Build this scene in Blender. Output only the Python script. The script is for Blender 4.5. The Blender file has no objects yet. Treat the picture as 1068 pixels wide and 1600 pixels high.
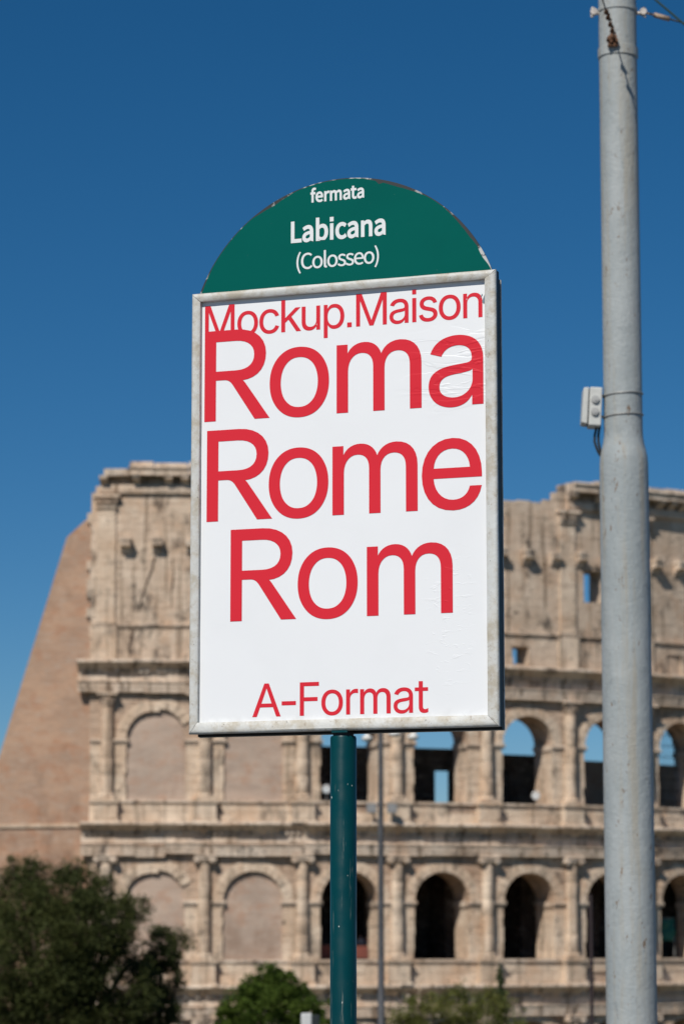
import bpy, math, random
from mathutils import Vector, noise

S = bpy.context.scene
COL = S.collection
rad = math.radians

# ------------------------------------------------------------------ camera, sky, sun, exposure
PITCH = rad(8.29)
FPX = 4500.0                                   # focal length in pixels of a 1600 px tall frame
EYE = Vector((0, 0, 1.6))
cam = bpy.data.cameras.new('camera')
cam.sensor_fit = 'VERTICAL'; cam.sensor_height = 36; cam.sensor_width = 24
cam.lens = FPX / 1600 * 36
cam.clip_start = 0.05; cam.clip_end = 8000
cam.dof.use_dof = True; cam.dof.focus_distance = 6.55; cam.dof.aperture_fstop = 8.4
cam_o = bpy.data.objects.new('camera', cam); COL.objects.link(cam_o)
cam_o.location = EYE; cam_o.rotation_euler = (math.pi / 2 + PITCH, 0, 0)
S.camera = cam_o

SUN_AZ, SUN_EL = rad(26), rad(45)              # sun stands behind the camera, 26 degrees to the left
to_sun = Vector((-math.sin(SUN_AZ) * math.cos(SUN_EL), -math.cos(SUN_AZ) * math.cos(SUN_EL), math.sin(SUN_EL)))
W = bpy.data.worlds.new('World'); S.world = W; W.use_nodes = True
wn, wl = W.node_tree.nodes, W.node_tree.links
sky = wn.new('ShaderNodeTexSky'); sky.sky_type = 'NISHITA'; sky.sun_disc = False
sky.sun_elevation = SUN_EL
sky.sun_rotation = math.pi + SUN_AZ
sky.altitude = 2500; sky.air_density = 1.0; sky.dust_density = 0.1; sky.ozone_density = 6.0
gam = wn.new('ShaderNodeHueSaturation'); gam.inputs['Saturation'].default_value = 1.245
gam.inputs['Hue'].default_value = .4945
wl.new(sky.outputs[0], gam.inputs['Color'])
wl.new(gam.outputs[0], wn['Background'].inputs['Color'])
wn['Background'].inputs['Strength'].default_value = 0.058
sun = bpy.data.lights.new('sun', 'SUN'); sun.energy = 4.0; sun.angle = rad(0.53); sun.color = (1.0, 0.955, 0.89)
sun_o = bpy.data.objects.new('sun', sun); COL.objects.link(sun_o)
sun_o.location = (-10, -20, 30)
sun_o.rotation_euler = to_sun.to_track_quat('Z', 'Y').to_euler()
vs = S.view_settings
vs.view_transform = 'Standard'; vs.look = 'None'; vs.exposure = 0.0; vs.gamma = 1.0; vs.use_curve_mapping = False
S.cycles.use_denoising = True
S.cycles.max_bounces = 6; S.cycles.diffuse_bounces = 2; S.cycles.transparent_max_bounces = 8

def at(px, py, Y):
    """world point on the plane y = Y that the photograph shows at (px, py)"""
    a, b = (px - 534) / FPX, (800 - py) / FPX
    c, s = math.cos(PITCH), math.sin(PITCH)
    d = Vector((a, c - b * s, s + b * c))
    return EYE + d * (Y / d.y)

# ------------------------------------------------------------------ helpers
class MB:
    def __init__(self): self.v = []; self.f = []; self.m = []
    def add(self, vs, fs, mi=0):
        o = len(self.v); self.v += [tuple(p) for p in vs]
        for f in fs: self.f.append(tuple(i + o for i in f)); self.m.append(mi)
    def hexa(self, p, mi=0):                     # 8 corners: bottom ring 0-3, top ring 4-7
        self.add(p, [(0, 3, 2, 1), (4, 5, 6, 7), (0, 1, 5, 4), (1, 2, 6, 5), (2, 3, 7, 6), (3, 0, 4, 7)], mi)
    def box(self, x0, x1, y0, y1, z0, z1, mi=0):
        self.hexa([(x0, y0, z0), (x1, y0, z0), (x1, y1, z0), (x0, y1, z0), (x0, y0, z1), (x1, y0, z1), (x1, y1, z1), (x0, y1, z1)], mi)
    def loft(self, rings, close=True, cap=True, mi=0):
        n = len(rings[0]); o = len(self.v)
        for r in rings: self.v += [tuple(p) for p in r]
        for i in range(len(rings) - 1):
            for j in range(n if close else n - 1):
                k = (j + 1) % n
                self.f.append((o + i * n + j, o + i * n + k, o + (i + 1) * n + k, o + (i + 1) * n + j)); self.m.append(mi)
        if cap:
            self.f.append(tuple(o + j for j in reversed(range(n)))); self.m.append(mi)
            self.f.append(tuple(o + (len(rings) - 1) * n + j for j in range(n))); self.m.append(mi)
    def tube(self, pts, radii, n=10, mi=0):
        pts = [Vector(p) for p in pts]
        if not hasattr(radii, '__len__'): radii = [radii] * len(pts)
        rings = []; up = None
        for i, p in enumerate(pts):
            t = (pts[min(i + 1, len(pts) - 1)] - pts[max(i - 1, 0)]).normalized()
            if up is None:
                up = Vector((0, 0, 1)) if abs(t.z) < .9 else Vector((1, 0, 0))
            a = t.cross(up).normalized(); b = a.cross(t).normalized(); up = b
            rings.append([p + (a * math.cos(2 * math.pi * k / n) + b * math.sin(2 * math.pi * k / n)) * radii[i] for k in range(n)])
        self.loft(rings, mi=mi)
    def lathe(self, prof, c=(0, 0, 0), n=24, mi=0):   # prof: (radius, z) from bottom to top
        self.loft([[(c[0] + r * math.cos(2 * math.pi * k / n), c[1] + r * math.sin(2 * math.pi * k / n), c[2] + z) for k in range(n)] for r, z in prof], mi=mi)
    def build(self, name, mat, parent=None, smooth=False, loc=None):
        me = bpy.data.meshes.new(name)
        org = Vector(loc) if loc is not None else Vector((0, 0, 0))
        me.from_pydata([tuple(Vector(p) - org) for p in self.v] if loc is not None else self.v, [], self.f)
        for m in (mat if isinstance(mat, (list, tuple)) else [mat]): me.materials.append(m)
        if any(self.m): me.polygons.foreach_set('material_index', self.m)
        if smooth == 'auto':
            me.polygons.foreach_set('use_smooth', [True] * len(me.polygons))
            me.update()
            try: me.set_sharp_from_angle(angle=rad(35))
            except Exception: pass
        elif smooth: me.polygons.foreach_set('use_smooth', [True] * len(me.polygons))
        me.update()
        o = bpy.data.objects.new(name, me); COL.objects.link(o)
        o.location = org
        if parent: o.parent = parent
        return o

def tag(o, label=None, cat=None, group=None, kind=None):
    if label: o['label'] = label
    if cat: o['category'] = cat
    if group: o['group'] = group
    if kind: o['kind'] = kind
    return o
def empty(name, loc=(0, 0, 0), rz=0.0):
    o = bpy.data.objects.new(name, None); COL.objects.link(o)
    o.location = loc; o.rotation_euler = (0, 0, rz); o.empty_display_size = .2
    return o
def bevel(o, w=.004, seg=2, ang=35):
    m = o.modifiers.new('bevel', 'BEVEL'); m.width = w; m.segments = seg; m.limit_method = 'ANGLE'; m.angle_limit = rad(ang)
    return o

# ------------------------------------------------------------------ materials
class NT:
    def __init__(self, name):
        self.mat = bpy.data.materials.new(name); self.mat.use_nodes = True
        self.t = self.mat.node_tree; self.n = self.t.nodes; self.l = self.t.links
        self.b = self.n['Principled BSDF']
        self.tc = self.n.new('ShaderNodeTexCoord')
    def _set(self, sock, v):
        if isinstance(v, bpy.types.NodeSocket): self.l.new(v, sock)
        elif hasattr(v, '__len__') and len(v) == 3 and sock.type == 'RGBA': sock.default_value = (*v, 1)
        else: sock.default_value = v
    def coord(self, scale=(1, 1, 1), loc=(0, 0, 0), src='Object'):
        m = self.n.new('ShaderNodeMapping'); self.l.new(self.tc.outputs[src], m.inputs[0])
        m.inputs['Scale'].default_value = scale; m.inputs['Location'].default_value = loc
        return m.outputs[0]
    def noise(self, scale, detail=4, rough=.55, co=None, dist=0):
        x = self.n.new('ShaderNodeTexNoise'); x.inputs['Scale'].default_value = scale
        x.inputs['Detail'].default_value = detail; x.inputs['Roughness'].default_value = rough; x.inputs['Distortion'].default_value = dist
        self.l.new(co if co is not None else self.tc.outputs['Object'], x.inputs['Vector']); return x.outputs['Fac']
    def ramp(self, fac, a, b, va=0.0, vb=1.0):
        r = self.n.new('ShaderNodeMapRange'); r.interpolation_type = 'SMOOTHSTEP'
        self._set(r.inputs['Value'], fac)
        for k, v in zip(('From Min', 'From Max', 'To Min', 'To Max'), (a, b, va, vb)): r.inputs[k].default_value = v
        return r.outputs[0]
    def mix(self, fac, a, b, mode='MIX'):
        x = self.n.new('ShaderNodeMix'); x.data_type = 'RGBA'; x.blend_type = mode
        self._set(x.inputs[0], fac); self._set(x.inputs[6], a); self._set(x.inputs[7], b); return x.outputs[2]
    def math(self, op, a, b=0.0):
        x = self.n.new('ShaderNodeMath'); x.operation = op; self._set(x.inputs[0], a); self._set(x.inputs[1], b); return x.outputs[0]
    def island(self):
        g = self.n.new('ShaderNodeNewGeometry'); return g.outputs['Random Per Island']
    def objrand(self):
        g = self.n.new('ShaderNodeObjectInfo'); return g.outputs['Random']
    def bump(self, h, strength=.4, dist=.02, prev=None):
        x = self.n.new('ShaderNodeBump'); x.inputs['Strength'].default_value = strength; x.inputs['Distance'].default_value = dist
        self._set(x.inputs['Height'], h)
        if prev is not None: self.l.new(prev, x.inputs['Normal'])
        return x.outputs[0]
    def out(self, col=None, rough=None, normal=None, metal=None, spec=None):
        if col is not None: self._set(self.b.inputs['Base Color'], col)
        if rough is not None: self._set(self.b.inputs['Roughness'], rough)
        if normal is not None: self.l.new(normal, self.b.inputs['Normal'])
        if metal is not None: self._set(self.b.inputs['Metallic'], metal)
        if spec is not None: self._set(self.b.inputs['Specular IOR Level'], spec)
        return self.mat

def m_stone(name, light, mid, grime=.5, courses=False):
    t = NT(name)
    c = t.mix(t.ramp(t.noise(.45, 6), .35, .68), light, mid)
    c = t.mix(t.ramp(t.noise(2.6, 6, .65), .48, .75, 0, .4), c, (mid[0] * .62, mid[1] * .58, mid[2] * .55))
    c = t.mix(t.math('MULTIPLY', t.math('ADD', t.island(), t.objrand()), .20), c, (mid[0] * .72, mid[1] * .66, mid[2] * .62))
    c = t.mix(t.ramp(t.noise(.55, 6, .65, t.coord((1, 1, .7), (11, 5, 2))), .50, .68, 0, .5), c, (mid[0] * .95, mid[1] * .80, mid[2] * .69))   # iron-stained patches
    st = t.noise(1.0, 5, .6, t.coord((1.9, 1.9, .10)))            # rain streaks run down the stone
    c = t.mix(t.ramp(st, .53, .66, 0, min(.9, .7 * grime)), c, (.17, .112, .072))
    bl = t.noise(.8, 7, .7, t.coord((1, 1, .6), (7, 3, 1)))
    c = t.mix(t.ramp(bl, .52, .68, 0, min(.9, .85 * grime)), c, (.075, .062, .052))
    c = t.mix(t.ramp(t.noise(2.4, 3, .6, t.coord((.8, .8, 1.3), (2, 9, 4)), .6), .655, .70, 0, .85 * min(1, grime + .3)), c, (.07, .055, .045))   # clamp holes and pits
    bm = t.bump(t.noise(5, 6, .7), .6, .10)
    bm = t.bump(t.noise(1.3, 5, .6, t.coord((1, 1, 2.2))), .5, .16, bm)
    if courses:
        w = t.n.new('ShaderNodeTexWave'); w.wave_type = 'BANDS'; w.bands_direction = 'Z'; w.wave_profile = 'SAW'
        w.inputs['Scale'].default_value = .5; w.inputs['Distortion'].default_value = .25; w.inputs['Detail'].default_value = 2
        t.l.new(t.tc.outputs['Object'], w.inputs[0])
        bm = t.bump(t.ramp(w.outputs['Fac'], .02, .14), .5, .08, bm)
    return t.out(c, .92, bm, spec=.15)

def m_brick(name, a, b, dark):
    t = NT(name)
    br = t.n.new('ShaderNodeTexBrick')
    sw = t.n.new('ShaderNodeSeparateXYZ'); t.l.new(t.tc.outputs['Object'], sw.inputs[0])
    cb = t.n.new('ShaderNodeCombineXYZ'); t.l.new(sw.outputs[0], cb.inputs[0]); t.l.new(sw.outputs[2], cb.inputs[1])
    t.l.new(cb.outputs[0], br.inputs['Vector'])
    br.inputs['Scale'].default_value = 1; br.inputs['Brick Width'].default_value = .42; br.inputs['Row Height'].default_value = .12
    br.inputs['Mortar Size'].default_value = .014
    br.inputs['Color1'].default_value = (*a, 1); br.inputs['Color2'].default_value = (*b, 1); br.inputs['Mortar'].default_value = (.40, .33, .27, 1)
    c = br.outputs['Color']
    c = t.mix(t.ramp(t.noise(.35, 6, .65, t.coord((1, 1, 1.6))), .36, .66, 0, .85), c, (b[0] * 1.22, b[1] * 1.2, b[2] * 1.18))
    c = t.mix(t.ramp(t.noise(.9, 6, .7, t.coord((1, 1, 1.2), (3, 8, 1))), .48, .66, 0, .6), c, (a[0] * 1.05, a[1] * .84, a[2] * .72))
    c = t.mix(t.ramp(t.noise(.22, 6, .66, t.coord((1, 1, .5), (4, 0, 9))), .50, .68, 0, .75), c, dark)
    c = t.mix(t.ramp(t.noise(1.3, 5, .65, t.coord((.3, .3, 1.1))), .46, .66, 0, .3), c, (a[0] * .78, a[1] * .76, a[2] * .76))
    c = t.mix(t.ramp(t.noise(2.6, 4, .65, t.coord((.45, .45, 1.5), (1, 6, 2))), .52, .68, 0, .4), c, (.52, .42, .34))
    bm = t.bump(t.noise(2.5, 7, .75, t.coord((.8, .8, 1.2))), .7, .10)
    return t.out(c, .93, bm, spec=.12)

def m_simple(name, col, rough=.6, metal=0, var=.0, scale=8, bump=0, spec=.4, bscale=30):
    t = NT(name); c = col
    if var: c = t.mix(t.ramp(t.noise(scale, 5), .3, .7, 0, 1), col, tuple(x * (1 - var) for x in col))
    nm = t.bump(t.noise(bscale, 4), bump, .01) if bump else None
    return t.out(c, rough, nm, metal, spec)

M = {}
M['travertine'] = m_stone('travertine', (.82, .67, .515), (.66, .495, .355), .65)
M['travertine_band'] = m_stone('weathered_travertine', (.84, .70, .56), (.64, .495, .37), 1.1)
M['travertine_wall'] = m_stone('travertine_wall', (.66, .505, .38), (.49, .345, .245), .7, courses=True)
M['attic_stone'] = m_stone('attic_stone', (.76, .615, .475), (.60, .46, .34), 1.0)
M['shade_tufa'] = m_stone('shade_toned_tufa', (.12, .09, .07), (.08, .06, .045), .9)  # floors and end walls: gallery shade is put into this dark stone colour
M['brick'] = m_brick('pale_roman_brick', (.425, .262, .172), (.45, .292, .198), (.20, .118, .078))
M['infill'] = m_brick('infill_and_lit_wall_brick', (.45, .33, .255), (.47, .36, .285), (.30, .205, .15))
M['shade_brick'] = m_brick('shade_toned_gallery_brick', (.075, .05, .038), (.06, .044, .034), (.035, .027, .022))  # brick toned down; the shade inside the galleries is put into its colour

# ------------------------------------------------------------------ setting: terrain, street, pavement
def terrain_z(x, y):
    t = min(1, max(0, (y - 40) / 110)); t = t * t * (3 - 2 * t)
    n = noise.noise(Vector((x * .02, y * .02, 3))) * .35 * min(1, max(0, (y - 34) / 20))
    return -.15 - 12.35 * t + n
xs = sorted(set([-4000, -1500, -700, -350] + list(range(-220, 221, 10)) + [350, 700, 1500, 4000]))
ys = sorted(set([-4000, -1500, -600, -250, -120, -60] + list(range(-30, 321, 8)) + [380, 500, 800, 1500, 4000]))
t = MB()
t.v = [(x, y, terrain_z(x, y)) for y in ys for x in xs]
t.f = [(j * len(xs) + i, j * len(xs) + i + 1, (j + 1) * len(xs) + i + 1, (j + 1) * len(xs) + i) for j in range(len(ys) - 1) for i in range(len(xs) - 1)]
t.m = [0] * len(t.f)
n_ = NT('dry_grass_earth')
gc = n_.mix(n_.ramp(n_.noise(.3, 6), .4, .6), (.06, .07, .03), (.12, .10, .065))
n_.out(n_.mix(n_.ramp(n_.noise(4, 5), .4, .7, 0, .6), gc, (.09, .085, .05)), .95, n_.bump(n_.noise(6, 5), .5, .05))
tag(t.build('ground', n_.mat, smooth=True), kind='structure')
n_ = NT('asphalt')
n_.out(n_.mix(n_.ramp(n_.noise(.7, 5), .35, .7), (.055, .055, .056), (.04, .04, .042)), .88, n_.bump(n_.noise(160, 3), .5, .006))
t = MB(); t.box(-60, 60, 17.0, 31.0, -.9, -.13); tag(t.build('road', n_.mat), kind='structure')
for yy in (19.2, 24.0):
    pass
n_ = NT('worn_road_paint'); n_.out(n_.mix(n_.ramp(n_.noise(9, 5), .45, .7), (.75, .75, .72), (.3, .3, .29)), .8)
t = MB()
for i in range(-14, 14): t.box(i * 4.0, i * 4.0 + 2.0, 23.93, 24.07, -.135, -.126)
tag(t.build('road_marking', n_.mat), kind='structure')
n_ = NT('pavement_asphalt')
n_.out(n_.mix(n_.ramp(n_.noise(1.1, 5), .35, .7), (.17, .165, .16), (.12, .118, .115)), .9, n_.bump(n_.noise(120, 3), .4, .005))
t = MB(); t.box(-60, 60, -12, 16.7, -.9, 0); tag(t.build('pavement', n_.mat), kind='structure')
kb = m_simple('kerb_stone', (.42, .40, .37), .85, var=.3, scale=3, bump=.3)
kerb = empty('kerb', (0, 16.85, 0)); tag(kerb, kind='structure')
km = MB(); km.box(-.495, .495, -.145, .145, -.4, .006)
k0 = None
for i in range(-16, 17):
    if k0 is None: k0 = km.build('kerb_stone', kb, kerb); bevel(k0, .012); o = k0
    else: o = k0.copy(); COL.objects.link(o)
    o.location = (i * 1.0, 0, 0); o.parent = kerb

# ------------------------------------------------------------------ the amphitheatre
RR, XC, YC, PHI0 = 68.0, -15.0, 273.0, -.025
BAY = 6.93
GROUND_A = -12.5
def cs(k): return .05 + BAY * k
def P(s, z, r):
    a = PHI0 + s / RR
    return Vector((XC + (RR + r) * math.sin(a), YC - (RR + r) * math.cos(a), z))
class CB(MB):
    """mesh builder in wall coordinates: s along the curved wall, z up, r outwards"""
    def blk(self, s0, s1, z0, z1, r0, r1, mi=0, ch=0.0, seg=2.4):
        n = max(1, int(math.ceil((s1 - s0) / seg)))
        if ch:
            for (a, b) in [(s0, s1)]:
                ring = lambda r, d: [P(a + d, z0 + d, r), P(b - d, z0 + d, r), P(b - d, z1 - d, r), P(a + d, z1 - d, r)]
                self.loft([ring(r0, 0), ring(r1 - ch, 0), ring(r1, ch)], mi=mi)
            return
        prof = [(r0, z0), (r1, z0), (r1, z1), (r0, z1)]
        self.loft([[P(s0 + (s1 - s0) * i / n, z, r) for r, z in prof] for i in range(n + 1)], mi=mi)
    def sweep(self, prof, s0, s1, seg=1.2, dz=0, dr=0, mi=0):
        n = max(1, int(math.ceil((s1 - s0) / seg)))
        self.loft([[P(s0 + (s1 - s0) * i / n, z + dz, r + dr) for r, z in prof] for i in range(n + 1)], mi=mi)
rng = random.Random(11)
amph = empty('amphitheatre', P(20, GROUND_A, 0))
tag(amph, 'curved weathered travertine amphitheatre with tiers of arches and a tall attic wall', 'amphitheatre')
AL = amph.location.copy()
def part(mb, name, mat, parent=None, smooth=False, label=None):
    me_loc = AL
    o = mb.build(name, mat, None, smooth, loc=me_loc)
    if parent is None: o.location = (0, 0, 0); o.parent = amph
    else: o.location = (0, 0, 0); o.parent = parent
    if label: o['label'] = label
    return o

Z = dict(b1=GROUND_A, e1=-4.4, c1=-2.15, b2=-.37, sp2=3.73, e2=7.0, c2=9.26, b3=10.84, sp3=15.14, e3=18.42, c3=20.76, at=23.24, ac=32.77, top=34.97)
HW, DEP = 2.1, 2.7
KMAX = 9

def arch_wall(k, sp, ztop, blocked):
    """wall over one arch, from the springing line to the entablature, with its vault soffit"""
    c = cs(k) + BAY / 2; s0, s1 = cs(k), cs(k + 1)
    mb = CB(); N = 18
    mb.blk(s0, c - HW, sp, ztop, -DEP, 0); mb.blk(c + HW, s1, sp, ztop, -DEP, 0)
    xs_ = [-HW * math.cos(math.pi * i / N) for i in range(N + 1)]
    zs = [sp + math.sqrt(max(0, HW * HW - x * x)) for x in xs_]
    for i in range(N):
        mb.hexa([P(c + xs_[i], zs[i], 0), P(c + xs_[i + 1], zs[i + 1], 0), P(c + xs_[i + 1], zs[i + 1], -DEP), P(c + xs_[i], zs[i], -DEP),
                 P(c + xs_[i], ztop, 0), P(c + xs_[i + 1], ztop, 0), P(c + xs_[i + 1], ztop, -DEP), P(c + xs_[i], ztop, -DEP)])
    o = part(mb, 'arch', M['travertine_wall'])
    nv = 13
    for i in range(nv):
        if blocked == 2 and i in (nv - 2, nv - 1): continue            # outermost stones have fallen
        a0, a1 = math.pi * i / nv + .003, math.pi * (i + 1) / nv - .003
        drop = rng.uniform(-.007, .007) - (.16 * math.exp(-((i - 6.5) / 2.2) ** 2) if blocked == 2 and i < 7 else 0) + (.10 * math.exp(-((i - 8) / 1.6) ** 2) if blocked == 2 and i >= 7 else 0)
        pr = rng.uniform(.07, .10)
        v = CB()
        def rg(r):
            out = []
            for rr, aa in ((HW + .005, a0), (HW + .005, a1), (HW + .80, a1), (HW + .80, a0)):
                out.append(P(c - rr * math.cos(aa), sp + rr * math.sin(aa) + drop, r))
            return out
        def rg2(r):
            out = []
            for rr, aa in ((HW + .03, a0 + .01), (HW + .03, a1 - .01), (HW + .52, a1 - .008), (HW + .52, a0 + .008)):
                out.append(P(c - rr * math.cos(aa), sp + rr * math.sin(aa) + drop, r))
            return out
        v.loft([rg(-.3), rg(pr)]); v.loft([rg2(pr - .02), rg2(pr + .07)])
        part(v, 'voussoir', M['travertine'], o)
    return o

def pier(k, z0, sp, blocks=True, left=False):
    c = cs(k); hw = (BAY - 2 * HW) / 2
    s0, s1 = (c - 1.25 if left else c - hw), c + hw
    mb = CB(); mb.blk(s0 + .06, s1 - .06, z0, sp, -DEP + .05, -.06)
    o = part(mb, 'pier', M['travertine_wall'])
    if blocks:
        z = z0; n = max(6, round((sp - z0) / .62)); h = (sp - z0) / n
        for i in range(n):
            j = rng.uniform(-.03, .02); j2 = rng.uniform(-.05, .025)
            if rng.random() < .15: j2 -= .10
            b = CB(); b.blk(s0 - j, s1 + j2, z + .006, z + h - .006, -DEP, rng.uniform(-.015, .015), ch=.018)
            part(b, 'pier_block', M['travertine'], o); z += h
    im = CB()
    im.sweep([(-DEP - .02, sp - .34), (.06, sp - .34), (.10, sp - .20), (.20, sp - .16), (.20, sp + .02), (.0, sp + .06), (-DEP - .02, sp + .06)], s0 - .13 if not left else s0, s1 + .13)
    part(im, 'impost', M['travertine_band'], o)
    return o

def column(k, z0, z1, kind):
    c = cs(k); nn = 16; rr = .46
    def ring(z, r): return [P(c + r * math.cos(2 * math.pi * i / nn), z, .16 + r * math.sin(2 * math.pi * i / nn)) for i in range(nn)]
    mb = CB()
    zb, zc = z0 + .5, z1 - (.95 if kind == 'leaf' else .62)
    drums = 5; rings = []
    for i in range(drums):
        a, b = zb + (zc - zb) * i / drums, zb + (zc - zb) * (i + 1) / drums
        f = lambda z: rr * (1 - .13 * ((z - zb) / (zc - zb)) ** 1.6)
        jx = rng.uniform(-.015, .015)
        rings += [ring(a + .012, f(a) - .015), ring(a + .05, f(a) + jx), ring(b - .05, f(b) + jx), ring(b - .012, f(b) - .015)]
    mb.loft(rings)
    o = part(mb, 'column', M['travertine'], smooth='auto')
    b = CB()
    b.blk(c - .62, c + .62, z0, z0 + .2, -.3, .74)
    b.loft([ring(z0 + .2, .58), ring(z0 + .28, .63), ring(z0 + .36, .58), ring(z0 + .40, .52), ring(z0 + .46, .54), ring(z0 + .5, .48)])
    part(b, 'base', M['travertine'], o)
    cp = CB()
    if kind == 'scroll':
        cp.loft([ring(zc, .42), ring(zc + .08, .47), ring(zc + .30, .58)])
        cp.blk(c - .72, c + .72, z1 - .16, z1, -.3, .80)
        cp.blk(c - .58, c + .58, z1 - .36, z1 - .16, -.3, .72)
        for sgn in (-1, 1):                                        # volutes
            cc = c + sgn * .58
            for r_, y0 in ((.25, .74), (.14, .80)):
                ringv = lambda rad_, rz: [P(cc + rad_ * math.cos(2 * math.pi * i / 12), z1 - .34 + rad_ * math.sin(2 * math.pi * i / 12), rz) for i in range(12)]
                cp.loft([ringv(r_, -.2), ringv(r_, y0)])
    else:
        cp.loft([ring(zc, .40), ring(zc + .05, .46), ring(zc + .10, .42), ring(zc + .55, .50), ring(zc + .80, .62)])
        for tier, (zz, rad_, n) in enumerate(((zc + .10, .46, 8), (zc + .40, .52, 8))):
            for i in range(n):
                a = 2 * math.pi * (i + .5 * tier) / n
                if math.sin(a) < -.5: continue
                ca, sa = math.cos(a), math.sin(a); w = .15
                pts = []
                for zz2, r1, ww in ((zz, rad_, w), (zz + .22, rad_ + .03, w), (zz + .34, rad_ + .15, w * .7), (zz + .28, rad_ + .2, w * .3)):
                    pts.append([P(c + r1 * ca - ww * sa, zz2, .16 + r1 * sa + ww * ca), P(c + r1 * ca + ww * sa, zz2, .16 + r1 * sa - ww * ca),
                                P(c + (r1 - .06) * ca + ww * sa, zz2, .16 + (r1 - .06) * sa - ww * ca), P(c + (r1 - .06) * ca - ww * sa, zz2, .16 + (r1 - .06) * sa + ww * ca)])
                cp.loft(pts)
        cp.blk(c - .72, c + .72, z1 - .15, z1, -.3, .86)
    part(cp, 'capital', M['travertine_band'], o, smooth='auto' if kind == 'leaf' else False)
    return o

def spans(s0, s1, lo, hi):
    out = [s0]
    while out[-1] < s1 - lo * .6:
        nx = out[-1] + rng.uniform(lo, hi)
        out.append(s1 if s1 - nx < lo * .7 else nx)
    if out[-1] < s1: out[-1] = s1
    return list(zip(out[:-1], out[1:]))

def entablature(z0, z1, s0, s1, rag):
    """architrave, frieze and cornice stones of one storey, every stone slightly out of line"""
    h = z1 - z0
    core = CB(); core.sweep([(-DEP, z0 + .02), (.10, z0 + .02), (.10, z1 - .02), (-DEP, z1 - .02)], s0 + .2, s1)
    e = part(core, 'entablature', M['travertine_wall'])
    for a, b in spans(s0, s1, 1.7, 3.0):
        dz = rng.uniform(-.12, .08) if a < rag else rng.uniform(-.025, .025); dr = rng.uniform(-.05, .06)
        if a < rag and rng.random() < .35: dz -= .15
        m_ = CB(); m_.sweep([(0, z0), (.50, z0), (.50, z0 + .26 * h * .5), (.55, z0 + .13 * h), (.55, z0 + .27 * h), (.64, z0 + .29 * h), (.64, z0 + .33 * h), (0, z0 + .33 * h)], a + .012, b - .012, dz=dz, dr=dr)
        part(m_, 'architrave_stone', M['travertine_band'], e)
    for a, b in spans(s0, s1, 1.5, 2.7):
        m_ = CB(); m_.sweep([(0, z0 + .345 * h), (.25, z0 + .345 * h), (.25, z0 + .59 * h), (0, z0 + .59 * h)], a + .012, b - .012, dr=rng.uniform(-.06, .06))
        part(m_, 'frieze_stone', M['travertine_band'], e)
    d = CB(); s = s0 + .2                                              # row of dentils under the cornice
    while s < s1 - .3:
        if rng.random() > .12: d.blk(s, s + .24, z0 + .62 * h, z0 + .70 * h, .22, .46)
        s += .42
    od = part(d, 'dentil_row', M['travertine_band'], e); od['kind'] = 'stuff'
    for a, b in spans(s0, s1, 1.4, 2.6):
        dr = rng.uniform(-.16, .06); dz = rng.uniform(-.02, .02)
        if rng.random() < .08: dr -= .3
        m_ = CB(); m_.sweep([(0, z0 + .60 * h), (.28, z0 + .60 * h), (.36, z0 + .68 * h), (1.02, z0 + .905 * h), (1.14, z0 + .92 * h), (1.14, z0 + .975 * h), (1.08, z1), (0, z1 + .02)], a + .015, b - .015, dz=dz, dr=dr)
        part(m_, 'cornice_stone', M['travertine_band'], e)
    return e

def podium(k, z0, z1, first=False):
    """parapet between two storeys with a pedestal under each column"""
    s0, s1 = cs(k), cs(k + 1)
    a = s0 - 1.25 if first else s0
    core = CB(); core.sweep([(-DEP, z0), (.05, z0), (.05, z1 - .02), (-DEP, z1 - .02)], a, s1)
    o = part(core, 'parapet', M['travertine_wall'])
    for q0, q1 in spans(a, s1, 1.1, 2.2):
        zz = z0 + .02
        for hh in (.52, .48):
            h2 = (z1 - .24 - z0) * hh
            if rng.random() < .95:
                b = CB(); b.blk(q0 + .012, q1 - .012, zz, zz + h2 - .012, -.2, rng.uniform(.12, .19), ch=.025); part(b, 'parapet_stone', M['travertine'], o)
            zz += h2
    cp = CB(); cp.sweep([(-.5, z1 - .24), (.2, z1 - .24), (.30, z1 - .18), (.30, z1 - .02), (-.5, z1)], a, s1)
    part(cp, 'coping', M['travertine_band'], o)
    p = CB(); c = s0
    p.blk(c - .82, c + .82, z0 + .22, z1 - .26, -.2, .72, ch=.03)
    p.sweep([(-.2, z0), (.86, z0), (.82, z0 + .2), (-.2, z0 + .22)], c - .92, c + .92)
    p.sweep([(-.2, z1 - .26), (.84, z1 - .25), (.88, z1 - .02), (-.2, z1)], c - .92, c + .92)
    part(p, 'pedestal', M['travertine'], o)
    return o

SEC = [(Z['b1'], None, None), ]
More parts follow.
